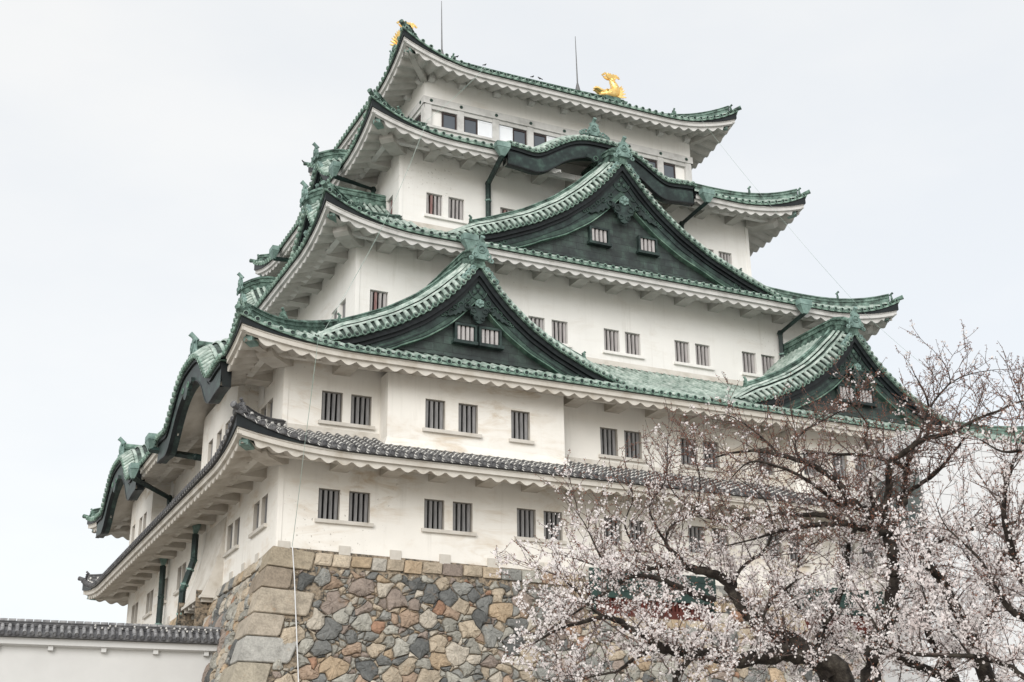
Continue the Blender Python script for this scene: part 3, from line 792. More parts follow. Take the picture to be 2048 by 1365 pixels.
def wins(side, rect, L, H, low, kinds, d=0, pairs=True, skip=()):
    o = rect[0] if side in (0, 2) else rect[1]
    i = 0; L = sorted(L)
    while i < len(L):
        a = L[i]; pr = pairs and i + 1 < len(L) and L[i + 1] - a < 1.5
        sl_ = (-.13, (L[i + 1] - a + W_ + .13) if pr else W_ + .13)
        if side == 3: sl_ = (W_ - sl_[1], W_ - sl_[0])
        k = kinds(a)
        window(side, rect, a - o, H[0], W_, H[1] - H[0], k[0], d=d, sill=sl_, low=low)
        if pr: window(side, rect, L[i + 1] - o, H[0], W_, H[1] - H[0], k[1], d=d, low=low); i += 1
        i += 1
GW = lambda a: ('wood', 'wood')
wins(0, R1, w1, H1, True, GW); wins(3, R1, w1l, H1, True, GW)
wins(0, R1, w2, H2, True, GW); wins(3, R1, w2l, H2, True, GW)
wins(0, R3, w3, H3, False, lambda a: ('red', 'red') if a < 5 else ('pale', 'pale')); wins(3, R3, w3l, H3, False, GW)
wins(0, R4, w4, H4, False, lambda a: ('red', 'pale')); wins(3, R4, w4l, H4, False, lambda a: ('red', 'red'))

# ---- projecting bays
def bay(side, c0, c1, z0, z1, holes, label, d=.9):
    F, W = frame(side, R1); mb = MB()
    wallface(mb, F, c0, c1, z0, z1, [(a, a + W_, H2[0] - .08, H2[1] - .08) for a in holes], d=d)
    for a in (c0, c1): mb.quad(F(a, 0, z0), F(a, d, z0), F(a, d, z1), F(a, 0, z1))
    mb.quad(F(c0, 0, z1), F(c1, 0, z1), F(c1, d, z1), F(c0, d, z1))
    # sloping plaster skirt over the tiles
    zb = 3.63 + .5 * (2.42 - d)
    pts = [(c0 - .12, d + .14), (c1 + .12, d + .14)]
    mb.hexa([F(c0 - .14, -.1, zb), F(c1 + .14, -.1, zb), F(c1 + .14, d + .16, zb - .06), F(c0 - .14, d + .16, zb - .06),
             F(c0 - .01, -.1, zb + .36), F(c1 + .01, -.1, zb + .36), F(c1 + .01, d + .01, zb + .30), F(c0 - .01, d + .01, zb + .30)])
    o = tag(mb.build('bay', MT['plaster_low'], KEEP, OFF), label)
    return o
bay(0, 4.0, 11.93, 4.3, 7.42, w2bay[:3], 'projecting bay under the left gable')
bay(0, 23.77, 31.7, 4.3, 7.42, w2bay[3:], 'projecting bay under the right gable')
bay(3, 3.9, 10.1, 4.3, 8.0, w2lbay[:3], 'nearer projecting bay under a curved gable')
bay(3, 21.5, 27.7, 4.3, 8.0, w2lbay[3:], 'farther projecting bay under a curved gable')
HB = (H2[0] - .08, H2[1] - .08)
wins(0, R1, w2bay, HB, True, GW, d=.9); wins(3, R1, w2lbay, HB, True, GW, d=.9)

# ---- plaster skirts where walls meet the tiles
sk = MB()
for rect, z, lo, hi in ((R1, 3.63 + .5 * 2.42, 0, 0), (R3, 7.63 + .46 * 6.72 + .0125 * 45.2, 0, 0), (R4, 15.38 + .48 * 5.48 + .0125 * 30, 0, 0)):
    for side in range(4):
        F, W = frame(side, rect)
        sk.hexa([F(-.12, -.05, z - .15), F(W + .12, -.05, z - .15), F(W + .12, .14, z - .12), F(-.12, .14, z - .12), F(0, -.05, z + .2), F(W, -.05, z + .2), F(W, .012, z + .2), F(0, .012, z + .2)])
sk.build('plaster_skirt', MT['trim_low'], KEEP, OFF)
# small plaster tabs at the foot of the lowest wall
tb = None
for side, L in ((0, [.05] + [2.46 + 2.09 * k for k in range(7)]), (3, [2.4, 4.5, 6.5, 14.5, 16.8, 19])):
    F, W = frame(side, R1)
    for a in L:
        if tb is None:
            b = MB(); b.box(0, .47, -.05, .01, -.05, .38); tb = b.build('plaster_tab', MT['trim_low'], KEEP); o = tb
        else: o = tb.copy(); COL.objects.link(o)
        o.location = Vector(F(a + (.47 if side == 3 else 0), 0, 0)) - Vector(OFF); o.rotation_euler = (0, 0, -PI / 2 if side == 3 else 0)

# ---- top storey: framed openings
F, W = frame(0, R5)
mb = MB()
for side in range(4):
    Fs, Ws = frame(side, R5)
    wallface(mb, Fs, 0, Ws, 26.78, 28.95)
    wallface(mb, Fs, 0, Ws, 24.6, 26.80, d=-.16)
tag(mb.build('wall', MT['plaster'], KEEP, OFF), 'plastered top storey wall')
mb = MB()
nails = MB()
for side in (0, 3, 1, 2):
    Fs, Ws = frame(side, R5); nb_ = 8 if side in (0, 2) else 6; stp = Ws / nb_
    mb.box(-.10, Ws + .10, -.1, .09, 26.78, 27.20, 0, Fs)       # upper band
    mb.box(-.16, Ws + .16, -.1, .15, 25.34, 25.48, 0, Fs)       # sill ledge
    mb.box(-.06, Ws + .06, -.1, .05, 24.7, 25.34, 0, Fs)
    mb.box(.0, Ws, -.12, .0, 26.55, 26.79, 0, Fs)
    for i in range(nb_ + 1):
        a = min(max(i * stp, .2), Ws - .2); mb.box(a - .19, a + .19, -.14, .04, 25.47, 26.79, 0, Fs)
        if side in (0, 3):
            for z in (26.99, 25.10):
                aa = min(max(i * stp, .35), Ws - .35)
                dd = .09 if z > 26 else .05
                pts = [(aa + .10 * math.cos(k * PI / 3), z + .10 * math.sin(k * PI / 3)) for k in range(6)]
                nails.prism(pts, lambda p, q, w: Fs(p, dd + w, q), .035, 0); nails.ball(Fs(aa, dd + .035, z), .05, 0, n=6)
tag(mb.build('window_frame_band', MT['trim'], KEEP, OFF), 'plaster posts, sill and lintel band of the top storey')
nails.build('nail_cover', MT['relief'], KEEP, OFF)
stp = W / 8
lay = ['pg', 'gs', 'sg', 'gs', 'sg', 'gs', 'sg', 'gp']
for i, l in enumerate(lay):
    a0 = i * stp + .19; a1 = (i + 1) * stp - .19; mid = (a0 + a1) / 2
    if i == 0: a0 += .05
    if i == 7: a1 -= .05
    for j, ch in enumerate(l):
        x0_, x1_ = (a0, mid) if j == 0 else (mid, a1)
        if ch == 'g':
            b = MB(); zl_, zh_ = 25.48, 26.55
            for q in ((x0_, x0_ + .09, zl_ + .08, zh_ - .12), (x1_ - .09, x1_, zl_ + .08, zh_ - .12), (x0_, x1_, zh_ - .12, zh_), (x0_, x1_, zl_, zl_ + .08)): b.box(q[0], q[1], -.14, -.08, q[2], q[3], 0, F)
            o = b.build('window', MT['frame'], KEEP, OFF)
            b = MB(); b.quad(F(x0_ + .08, -.12, zl_ + .07), F(x1_ - .08, -.12, zl_ + .07), F(x1_ - .08, -.12, zh_ - .1), F(x0_ + .08, -.12, zh_ - .1)); b.build('pane', MT['glass'], o, (0, 0, 0) if False else OFF)
        elif ch == 's':
            b = MB(); b.box(x0_, x1_, -.14, -.06, 25.48, 26.52, 0, F)
            for q in ((x0_ + .06, x0_ + .11), (x1_ - .11, x1_ - .06)): b.box(q[0], q[1], -.06, -.045, 25.55, 26.45, 0, F)
            for q in ((25.52, 25.57), (26.43, 26.48)): b.box(x0_ + .06, x1_ - .06, -.06, -.045, q[0], q[1], 0, F)
            b.build('shutter', MT['shutter'], KEEP, OFF)
Fs, Ws = frame(3, R5)
for i in range(6):
    stq = Ws / 6; b = MB(); x0_, x1_ = i * stq + .9, (i + 1) * stq - .2
    for q in ((x0_, x0_ + .09, 25.56, 26.43), (x1_ - .09, x1_, 25.56, 26.43), (x0_, x1_, 26.43, 26.55), (x0_, x1_, 25.48, 25.56)): b.box(q[0], q[1], -.14, -.08, q[2], q[3], 0, Fs)
    o = b.build('window', MT['frame'], KEEP, OFF)
    b = MB(); b.quad(Fs(x0_ + .08, -.12, 25.55), Fs(x1_ - .08, -.12, 25.55), Fs(x1_ - .08, -.12, 26.45), Fs(x0_ + .08, -.12, 26.45)); b.build('pane', MT['glass'], o, OFF)
# small bracket blocks under the top roof
for side in (0, 3):
    Fs, Ws = frame(side, R5); n = 8 if side == 0 else 6
    for i in range(n + 1):
        a = min(max(i * Ws / n, .3), Ws - .3); b = MB()
        pr = [(0, 28.75), (0, 28.12), (.22, 28.12), (.36, 28.22), (.36, 28.6)]
        A = [Fs(a - .17, d_, z_) for d_, z_ in pr]; B = [Fs(a + .17, d_, z_) for d_, z_ in pr]
        b.add(A + B, [(0, 1, 2, 3, 4), (5, 6, 7, 8, 9)] + [(k, (k + 1) % 5, 5 + (k + 1) % 5, 5 + k) for k in range(5)])
        b.build('eave_block', MT['trim'], KEEP, OFF)
# ---- main ridge, descending ridges
mb = MB(); zr = 33.45
ridge_bar(mb, [(x, 15.75, zr + .14 * abs((x - 17.85) / 7.5) ** 2) for x in np.linspace(10.15, 25.55, 14)],   .55, .8)
ornament(mb, (10.0, 15.75, zr + .45), (-1, 0, 0), .8, False); ornament(mb, (25.7, 15.75, zr + .45), (1, 0, 0), .8, False)
mb.build('main_ridge', MT['ridge'], KEEP, OFF)
for x in (10.75, 24.75):
    for sy in (1, -1):
        b = MB(); pth = []
        for j in range(12):
            q = 1.35 + (8.1 - 1.35) * j / 11; y = 7.35 + q if sy == 1 else 24.15 - q
            pth.append((x, y, 28.42 + q * (.45 + .018 * q) + .04))
        ridge_bar(b, pth, .32, .36); ornament(b, (x, pth[0][1] - .05 * sy, pth[0][2] + .25), (0, -sy, 0), .45, True)
        b.build('descending_ridge', MT['ridge'], KEEP, OFF)
# ---- golden fish finials
def shachi(x, sgn, label):
    """carp with a tiger-like head resting on the ridge, body curling up, tail fanned; sgn = direction the head looks along x"""
    mb = MB(); z0_ = 34.25; S = .84
    P = lambda a, b_, c=0: (x + sgn * a * S, 15.75 + c * S, z0_ + b_ * S)
    body = [(.95, .22), (.55, .28), (.1, .36), (-.28, .58), (-.42, .95), (-.30, 1.32), (-.12, 1.62), (-.05, 1.85)]
    rad = [.20, .34, .40, .40, .33, .25, .18, .12]
    mb.tube([P(a, b_) for a, b_ in body], rad, 10, 0, up=(0, 1, 0))
    # scales: overlapping lumps along the back
    for i in range(40):
        t = random.random() * 5.6 + 1; j = int(t); f_ = t - j
        if j + 1 >= len(body): continue
        a = body[j][0] * (1 - f_) + body[j + 1][0] * f_; b_ = body[j][1] * (1 - f_) + body[j + 1][1] * f_; r_ = rad[j] * (1 - f_) + rad[j + 1] * f_
        an = random.uniform(0, 2 * PI); mb.ball(P(a + .6 * r_ * math.cos(an) , b_ + .5 * r_ * math.cos(an), r_ * .9 * math.sin(an)), .12, 0, n=6)
    # jaws
    for dy in (-.2, .2):
        mb.tube([P(.55, .36, dy * .8), P(.95, .46, dy), P(1.25, .62, dy), P(1.42, .56, dy)], [.17, .13, .10, .04], 7)
    mb.tube([P(.4, .1), P(.8, .0), P(1.1, .04)], [.22, .17, .05], 8)
    mb.tube([P(.5, .42), P(.9, .55), P(1.3, .72), P(1.5, .6)], [.18, .15, .11, .04], 8)
    for dy in (-.33, .33): mb.ball(P(.45, .5, dy), .10, 1); mb.ring((0, 0), .13, .035, lambda p, q, w, dy=dy: P(.45 + p, .5 + q, dy + w), 0, 10)
    def fin(pts, c, th=.05, curve=0):
        n = len(pts); A = [P(a, b_, c + curve * i / n - th) for i, (a, b_) in enumerate(pts)]; B = [P(a, b_, c + curve * i / n + th) for i, (a, b_) in enumerate(pts)]
        mb.add(A + B, [tuple(range(n)), tuple(range(n, 2 * n))] + [(i, (i + 1) % n, n + (i + 1) % n, n + i) for i in range(n)])
    def leaf(ax, az, ang, L, w, c=0, dc=0):
        ux, uz = math.cos(ang), math.sin(ang); pts = [(0, 0), (.35, .5), (.7, .4), (1, 0), (.7, -.45), (.35, -.5)]
        n = len(pts); A = [P(ax + ux * p * L - uz * q * w, az + uz * p * L + ux * q * w, c + dc * p - .035) for p, q in pts]; B = [P(ax + ux * p * L - uz * q * w, az + uz * p * L + ux * q * w, c + dc * p + .035) for p, q in pts]
        mb.add(A + B, [tuple(range(n)), tuple(range(n, 2 * n))] + [(i, (i + 1) % n, n + (i + 1) % n, n + i) for i in range(n)])
    # tail fan
    for k in range(7):
        ang = PI * (.16 + .68 * k / 6); L = .40 + .26 * abs(k - 3) / 3
        for c in (-.09, .09): leaf(-.05, 1.72, ang, L, .24, c, c * 1.3)
    for sg in (-1, 1):
        for k in range(3): leaf(-.05 + sg * (.34 + .12 * k), 2.16 - .05 * k, PI / 2 - sg * (1.2 + .35 * k), .24, .16)
    # dorsal and breast fins
    for k in range(6): leaf(-.55 + .09 * k, .55 + .2 * k, PI * (.92 - .05 * k), .34, .2)
    for k in range(5): leaf(-.35 - .05 * k, .25 + .10 * k, PI * (1.0 - .09 * k), .85 - .06 * k, .2, -.18, -.15); leaf(-.35 - .05 * k, .25 + .10 * k, PI * (1.0 - .09 * k), .85 - .06 * k, .2, .18, .15)
    mb.box(x - .55, x + .55, 15.45, 16.05, z0_ - .25, z0_ + .05, 2)
    tag(mb.build('fish_finial', [MT['gold'], MT['golddark'], MT['ridge']], KEEP, OFF), label)
shachi(10.75, 1, 'golden fish finial on the near end of the ridge')
shachi(24.75, -1, 'golden fish finial on the far end of the ridge')
for x, l in ((13.0, 'near lightning rod'), (22.33, 'far lightning rod')):
    mb = MB(); mb.tube([(x, 15.75, 34.1), (x, 15.75, 34.95)], [.22, .03], 8); mb.tube([(x, 15.75, 34.9), (x - .05, 15.75, 38.3)], [.045, .018], 6)
    tag(mb.build('lightning_rod', MT['metal'], KEEP, OFF), l)

# ---- rain pipes with hoppers
def downpipe(hop, pts, label, w=.15, size=(.36, .2)):
    mb = MB(); hx, hy, hz = hop
    a, b_ = size
    mb.hexa([(hx - a * .35, hy - b_ * .35, hz - .45), (hx + a * .35, hy - b_ * .35, hz - .45), (hx + a * .35, hy + b_ * .35, hz - .45), (hx - a * .35, hy + b_ * .35, hz - .45),
             (hx - a, hy - b_, hz - .02), (hx + a, hy - b_, hz - .02), (hx + a, hy + b_, hz - .02), (hx - a, hy + b_, hz - .02)], 1)
    mb.box(hx - a * 1.03, hx + a * 1.03, hy - b_ * 1.03, hy + b_ * 1.03, hz, hz + .28, 1)
    P = [(hx, hy, hz - .4)] + pts
    mb.tube(P, w, 4, 0, smooth=False)
    for i in range(1, len(P) - 1): mb.ball(P[i], w * 1.15, 0, n=8)
    for p, q in zip(P[1:], P[2:]):
        L = (Vector(q) - Vector(p)).length
        if L > 1.2:
            c = Vector(p).lerp(Vector(q), .3); mb.tube([c, c + (Vector(q) - Vector(p)).normalized() * .08], w * 1.25, 4, 1, smooth=False)
            c = Vector(p).lerp(Vector(q), .8); mb.tube([c, c + (Vector(q) - Vector(p)).normalized() * .08], w * 1.25, 4, 1, smooth=False)
    tag(mb.build('downpipe', [MT['pipe'], MT['cap']], KEEP, OFF), label)
downpipe((11.85, 4.8, 22.25), [(12.1, 7.1, 21.4), (12.12, 7.14, 18.3)], 'rain pipe left of the curved gable')
downpipe((24.0, 4.8, 22.15), [(23.8, 7.1, 21.4), (23.8, 7.14, 18.3)], 'rain pipe right of the curved gable')
downpipe((8.75, 1.8, 15.25), [(8.35, 3.95, 13.9), (8.3, 4.0, 11.6)], 'rain pipe behind the left gable ridge')
downpipe((27.4, 1.8, 15.15), [(27.4, 3.95, 14.4), (27.4, 4.0, 10.6)], 'rain pipe beside the right gable')
downpipe((4.8, 10.1, 22.1), [(7.1, 10.6, 21.65), (7.15, 10.6, 18.2)], 'rain pipe on the side of the fourth storey', size=(.2, .36))
downpipe((4.8, 21.3, 22.1), [(7.1, 20.9, 21.65), (7.15, 20.9, 18.2)], 'rain pipe far along the side of the fourth storey', size=(.2, .36))
downpipe((-2.65, 13.4, 7.6), [(-.95, 11.2, 6.45), (-.1, 10.6, 6.2)], 'sloping rain pipe between the curved side gables', size=(.2, .42))
downpipe((-2.65, 17.6, 7.25), [(-.2, 20.6, 6.75), (-.12, 20.6, 4.6)], 'rain pipe beside the farther side bay', size=(.2, .36))
downpipe((-.45, 12.3, 3.5), [(-.45, 12.3, 1.9), (-.85, 12.3, .5), (-.9, 12.3, -3.0)], 'bent rain pipe beside the flared chute', w=.155, size=(.18, .18))
downpipe((-.3, 20.3, 3.5), [(-.3, 20.2, 1.5), (-.35, 20.0, -3)], 'straight rain pipe at the far side wall', w=.155, size=(.18, .18))

# ---- flared stone-dropping chute on the side wall
mb = MB(); zs_ = np.linspace(3.1, -.35, 12); dd = lambda z: .03 + .80 * ((3.1 - z) / 3.45) ** 1.7
y0_, y1_ = 8.3, 12.05
mb.grid([[(-dd(z), y0_, z), (-dd(z), y1_, z)] for z in zs_])
for y in (y0_, y1_): mb.grid([[(0, y, z), (-dd(z), y, z)] for z in zs_])
mb.quad((0, y0_, -.35), (-.83, y0_, -.35), (-.83, y1_, -.35), (0, y1_, -.35))
mb.box(-.90, .02, y0_ - .05, y1_ + .05, -.47, -.352)
for y in np.linspace(y0_ + .2, y1_ - .4, 5): mb.box(-.8, .0, y, y + .18, -.62, -.472)
tag(mb.build('chute', MT['trim_low'], KEEP, OFF), 'flared plaster chute on the side wall of the lowest storey')

# ---- conductor cables down the corner and on the far side
mb = MB()
def cable(pts, r_=.010, mi=0):
    P = []
    for p, q in zip(pts, pts[1:]):
        for k in range(5):
            t = k / 5; v = Vector(p).lerp(Vector(q), t); v.z -= .12 * math.sin(PI * t); P.append(v)
    P.append(Vector(pts[-1])); mb.tube(P, r_, 5, mi)
cable([(12.03, 7.2, 28.4), (7.76, 4.75, 22.85), (4.73, 1.75, 15.6), (.5, -2.6, 7.6), (.2, -2.5, 3.5), (.55, -.25, .1)])
mb.tube([(.55, -.3, .12), (.56, -.68, -1), (.52, -1.98, -5), (.45, -3.1, -8), (.4, -4.9, -12)], .022, 7, 1)
tag(mb.build('conductor_cable', [MT['cable'], MT['whitepipe']], KEEP, OFF), 'thin conductor cable hanging down the near corner into a white conduit')
mb = MB(); cable([(25.6, 7.2, 26.6 + 1.9), (28.4, 4.7, 22.0), (31.77, 1.8, 15.0), (33.5, -1.5, 10.5)], .007)
tag(mb.build('conductor_cable', MT['cable'], KEEP, OFF), 'conductor cable hanging at the far end')
# ================================================================== stone base (battered, curved)
BASE = empty('stone_base', (17.85, 15.75, -12.1))
tag(BASE, 'tall battered wall of irregular grey and tan stones under the white keep', 'stone wall')
BO = (17.85, 15.75, -12.1)
boff = lambda h: .30 * h + .0065 * h * h
def stone_mat():
    m, t, b = nmat('fieldstone')
    at = t.nodes.new('ShaderNodeAttribute'); at.attribute_name = 'stone'
    n1 = ramp(t, noise(t, 2.2, 8, .7), [(.28, .62), (.5, .95), (.75, 1.22)])
    n2 = ramp(t, noise(t, 14, 6, .7), [(.3, .7), (.6, 1.08)])
    c = mix(t, 1.0, at.outputs['Color'], n1, 'MULTIPLY'); c = mix(t, 1.0, c, n2, 'MULTIPLY')
    st = ramp(t, noise(t, 1.6, 6, .7), [(.60, 0.0), (.74, .55)])
    c = mix(t, st, c, (.33, .20, .11))
    t.links.new(c, b.inputs['Base Color']); b.inputs['Roughness'].default_value = .9; b.inputs['Specular IOR Level'].default_value = .2
    bump(t, b, noise(t, 5, 9, .75), .9, .05)
    return m
MT['stone'] = stone_mat()
MT['chips'] = simple('packing_stones', [(.33, (.03, .028, .026)), (.43, (.12, .105, .085)), (.54, (.27, .215, .155)), (.8, (.38, .34, .29))], 7, 8, .95, bs=.8, bd=.04)
PAL = [((.235, .235, .22), 7), ((.17, .172, .165), 5), ((.12, .123, .12), 2), ((.31, .30, .265), 6), ((.36, .305, .235), 6), ((.38, .295, .205), 3), ((.32, .24, .18), 2), ((.26, .215, .185), 4), ((.42, .38, .32), 3), ((.31, .19, .13), 1)]
PW = [w for c, w in PAL]
def scol(tan=False):
    c = random.choices([c for c, w in PAL], PW)[0]
    if tan: c = random.choice([(.40, .33, .245), (.42, .36, .28), (.37, .29, .20), (.41, .385, .34)])
    k = random.uniform(.98, 1.32); return tuple(min(1, x * k) for x in c)
def chaikin(P, n=1, w=.22):
    for _ in range(n):
        Q = []
        for i in range(len(P)):
            a, b_ = P[i], P[(i + 1) % len(P)]
            Q += [(a[0] * (1 - w) + b_[0] * w, a[1] * (1 - w) + b_[1] * w), (a[0] * w + b_[0] * (1 - w), a[1] * w + b_[1] * (1 - w))]
        P = Q
    return P
def base_point(side, W):
    # s in 0..W, h depth below top, n outward normal offset
    def f(s, h, n):
        o = boff(max(0, h)); a = -o + s * (W + 2 * o) / W
        sori = .16 * max(0, 1 - s / 3.0) ** 2 + .16 * max(0, 1 - (W - s) / 3.) ** 2
        z = -h + sori * max(0, 1 - h / 4); d = o + n
        if side == 0: return (a, -d, z)
        if side == 3: return (-d, a, z)
        if side == 1: return (35.7 + d, a, z)
        return (a, 31.5 + d, z)
    return f
class SB:
    def __init__(s): s.v = []; s.f = []; s.c = []
    def stone(s, poly, f, col, th=.12, bulge=.06):
        n = len(poly); cx = sum(p[0] for p in poly) / n; cy = sum(p[1] for p in poly) / n
        o = len(s.v); tx, ty = random.uniform(-.10, .10), random.uniform(-.10, .10)
        size = max(abs(p[0] - cx) + abs(p[1] - cy) for p in poly)
        rings = [(1.0, -.12), (1.0, th * .55), (.955, th * .9), (.72, th + bulge * .5), (.35, th + bulge)]
        for k, (sc_, d) in enumerate(rings):
            for p in poly:
                u, v = cx + (p[0] - cx) * sc_, cy + (p[1] - cy) * sc_
                dd = d + ((u - cx) * tx + (v - cy) * ty) * (1 if k else 0) + (random.uniform(-.022, .022) if k > 1 else 0)
                s.v.append(f(u, v, dd))
        for k in range(len(rings) - 1):
            for i in range(n):
                j = (i + 1) % n; s.f.append((o + k * n + i, o + k * n + j, o + (k + 1) * n + j, o + (k + 1) * n + i)); s.c.append(col)
        s.f.append(tuple(o + (len(rings) - 1) * n + i for i in range(n))); s.c.append(col)
    def build(s, name, parent, off, smooth=False):
        me = bpy.data.meshes.new(name); me.from_pydata((np.array(s.v) - np.array(off)).tolist(), [], s.f)
        me.materials.append(MT['stone'])
        ca = me.attributes.new('stone', 'FLOAT_COLOR', 'FACE')
        ca.data.foreach_set('color', np.array([(*c, 1) for c in s.c], dtype=np.float32).ravel())
        o = bpy.data.objects.new(name, me); COL.objects.link(o); o.parent = parent; return o
def power_cells(W, H, holes, seed, big=.62, hmin=.55, smin=0., lim=lambda y: 0):
    rnd = random.Random(seed); pts = []; gridc = {}
    def ok(x, y, r):
        gx, gy = int(x), int(y)
        for i in range(gx - 2, gx + 3):
            for j in range(gy - 2, gy + 3):
                for (a, b_, c) in gridc.get((i, j), ()):
                    if (a - x) ** 2 + ((b_ - y) * 1.12) ** 2 < ((r + c) * .79) ** 2: return False
        return True
    for r0, r1, tries in ((.37, .47, 700), (.25, .37, 4200), (.15, .24, 9000), (.06, .12, 34000)):
        for _ in range(int(tries * W * H / 430)):
            x, y, r = rnd.uniform(smin, W), rnd.uniform(hmin, H), rnd.uniform(r0, r1)
            r *= big / .62
            if y - r * .8 < hmin: continue
            if ok(x, y, r): pts.append((x, y, r)); gridc.setdefault((int(x), int(y)), []).append((x, y, r))
    cells = []; WP = lambda x, y: (x + .09 * math.sin(7.3 * y + 2.1 * math.sin(4.1 * x)) + .05 * math.sin(13.7 * x + 5 * y), y + .08 * math.sin(6.1 * x + 1.7 * math.sin(5.3 * y)) + .045 * math.sin(15.1 * y - 6 * x))
    for (x, y, r) in pts:
        P = [(x - 1.3, y - 1.1), (x + 1.3, y - 1.1), (x + 1.3, y + 1.1), (x - 1.3, y + 1.1)]
        gx, gy = int(x), int(y)
        for i in range(gx - 2, gx + 3):
            for j in range(gy - 2, gy + 3):
                for (a, b_, c) in gridc.get((i, j), ()):
                    dx, dy = a - x, b_ - y; d2 = dx * dx + dy * dy
                    if d2 < 1e-9 or d2 > 7: continue
                    d = math.sqrt(d2); t = (d2 + r * r - c * c) / (2 * d) ; nx, ny = dx / d, dy / d
                    Q = []
                    for k in range(len(P)):
                        p, q = P[k], P[(k + 1) % len(P)]
                        sp = (p[0] - x) * nx + (p[1] - y) * ny - t; sq = (q[0] - x) * nx + (q[1] - y) * ny - t
                        if sp <= 0: Q.append(p)
                        if sp * sq < 0: u = sp / (sp - sq); Q.append((p[0] + (q[0] - p[0]) * u, p[1] + (q[1] - p[1]) * u))
                    P = Q
                    if len(P) < 3: break
                if len(P) < 3: break
            if len(P) < 3: break
        if len(P) < 3: continue
        # clip to radius so that free corners stay rounded
        g = .014
        P2 = []
        for p in P:
            dx, dy = p[0] - x, p[1] - y; l = math.hypot(dx, dy)
            m_ = min(l, r * 2.0); P2.append((max(lim(y), x + dx / l * (m_ - g)), max(hmin + .02, y + dy / l * (m_ - g * 1.2))))
        P2 = [(p[0] + (p[0] - x) * .0, p[1]) for p in P2]; P3 = []
        for i_ in range(len(P2)):
            a_, b2 = P2[i_], P2[(i_ + 1) % len(P2)]; P3 += [a_, ((a_[0] + b2[0]) / 2, (a_[1] + b2[1]) / 2)]
        P2 = [(max(lim(y), WP(*p)[0]), max(hmin + .02, WP(*p)[1])) for p in P3]
        if x < lim(y) + .05: continue
        if any(hx0 < x < hx1 and hy0 < y < hy1 for hx0, hx1, hy0, hy1 in holes): continue
        cells.append((P2 if r < .25 else chaikin(P2, 1, .15), r))
    return cells
HOL0 = [(13.2, 19.4, -.5, 1.95), (23.3, 28.6, -.5, 1.95)]
HOL3 = [(8.7, 12.2, -.5, 3.2)]
QST = [(1.52, .78), (.85, .82), (1.85, .95), (1.0, .85), (1.7, .95), (1.0, 1.0), (2.0, 1.2), (1.1, 1.2), (2.1, 1.3), (1.2, 1.2), (2.2, 1.3)]
def qlim(side):
    def g(y):
        h = 0
        for L, hh in QST:
            h += hh
            if y < h: return (L if side == 0 else 2.75 - L) + .05
        return 1.5
    return g
for side, W in ((0, 35.7), (3, 31.5)):
    f = base_point(side, W)
    sb = SB(); rnd = random.Random(side + 3)
    holes = HOL0 if side == 0 else HOL3
    for P, r in power_cells(W, 12.2, holes, 11 + side, lim=qlim(side)): sb.stone(P, f, scol(), .13 * min(1.2, r / .4 + .3), .07)
    # squared coping course
    s = 1.55 if side == 0 else 1.0
    while s < W - 1:
        l = rnd.uniform(.62, .95); h = .50 + rnd.uniform(-.05, .05)
        if not any(hx0 - .2 < s + l / 2 < hx1 + .2 for hx0, hx1, hy0, hy1 in holes):
            sb.stone(chaikin([(s + .015, .0), (s + l - .015, .0), (s + l - .02, h), (s + .02, h)], 1, .06), f, scol(s < 4.2 or rnd.random() < .4), .15, .03)
        s += l
    # corner stones, long and short in turn
    h = 0; k = 0; st = QST
    for L, hh in st:
        if side == 3: L = 2.75 - L
        ge = .015
        P = [(0.0, h + ge), (L, h + ge + rnd.uniform(0, .06)), (L + rnd.uniform(-.12, .1), h + hh - ge), (0.0, h + hh - ge)]
        Q = [(0.0, h + ge), (L * .5, h + ge), (L - .06, h + ge + .02), (L, h + ge + .1), (P[2][0], h + hh - .12), (P[2][0] - .08, h + hh - ge), (L * .5, h + hh - ge), (0.0, h + hh - ge)]
        random.seed(100 + k); c = [(.38, .325, .245), (.30, .25, .195), (.43, .375, .30), (.40, .35, .285), (.40, .39, .36), (.38, .34, .27)][k % 6]
        o = len(sb.v); n = len(Q)
        for d in (-.2, .12, .165):
            for j, (u, v) in enumerate(Q):
                if d > .15: u_, v_ = (u + (L * .5 - u) * .07 if u > .01 else 0.0), v + (h + hh / 2 - v) * .08
                else: u_, v_ = u, v
                x, y, z = f(u_, v_, d)
                if u < .01:     # both faces share the arris
                    if side == 0: x = x - d
                    else: y = y - d
                sb.v.append((x, y, z))
        for q in range(2):
            for i in range(n):
                j = (i + 1) % n; sb.f.append((o + q * n + i, o + q * n + j, o + (q + 1) * n + j, o + (q + 1) * n + i)); sb.c.append(c)
        sb.f.append(tuple(o + 2 * n + i for i in range(n))); sb.c.append(c)
        h += hh; k += 1
    if side == 0:   # squared stones framing the openings
        for x in (19.2, 23.1):
            for q in range(3): sb.stone(chaikin([(x, q * .62 + .02), (x + .62, q * .62 + .02), (x + .62, q * .62 + .6), (x, q * .62 + .6)], 1, .06), f, scol(True), .15, .03)
        for x in np.arange(13.3, 19.2, .72): sb.stone(chaikin([(x, 1.70), (x + .70, 1.70), (x + .70, 2.15), (x, 2.15)], 1, .06), f, scol(True), .17, .03)
    else:
        for (y, n0) in ((8.0, 6), (12.25, 6)):
            for q in range(n0): sb.stone(chaikin([(y, q * .62 + .02), (y + .68 + .15 * (q % 2), q * .62 + .02), (y + .68 + .15 * (q % 2), q * .62 + .6), (y, q * .62 + .6)], 1, .06), f, scol(True), .16, .03)
    o = sb.build('stone_face', BASE, BO)
    o['label'] = 'long front face of irregular stones' if side == 0 else 'side face of irregular stones seen at a slant'
random.seed(21)
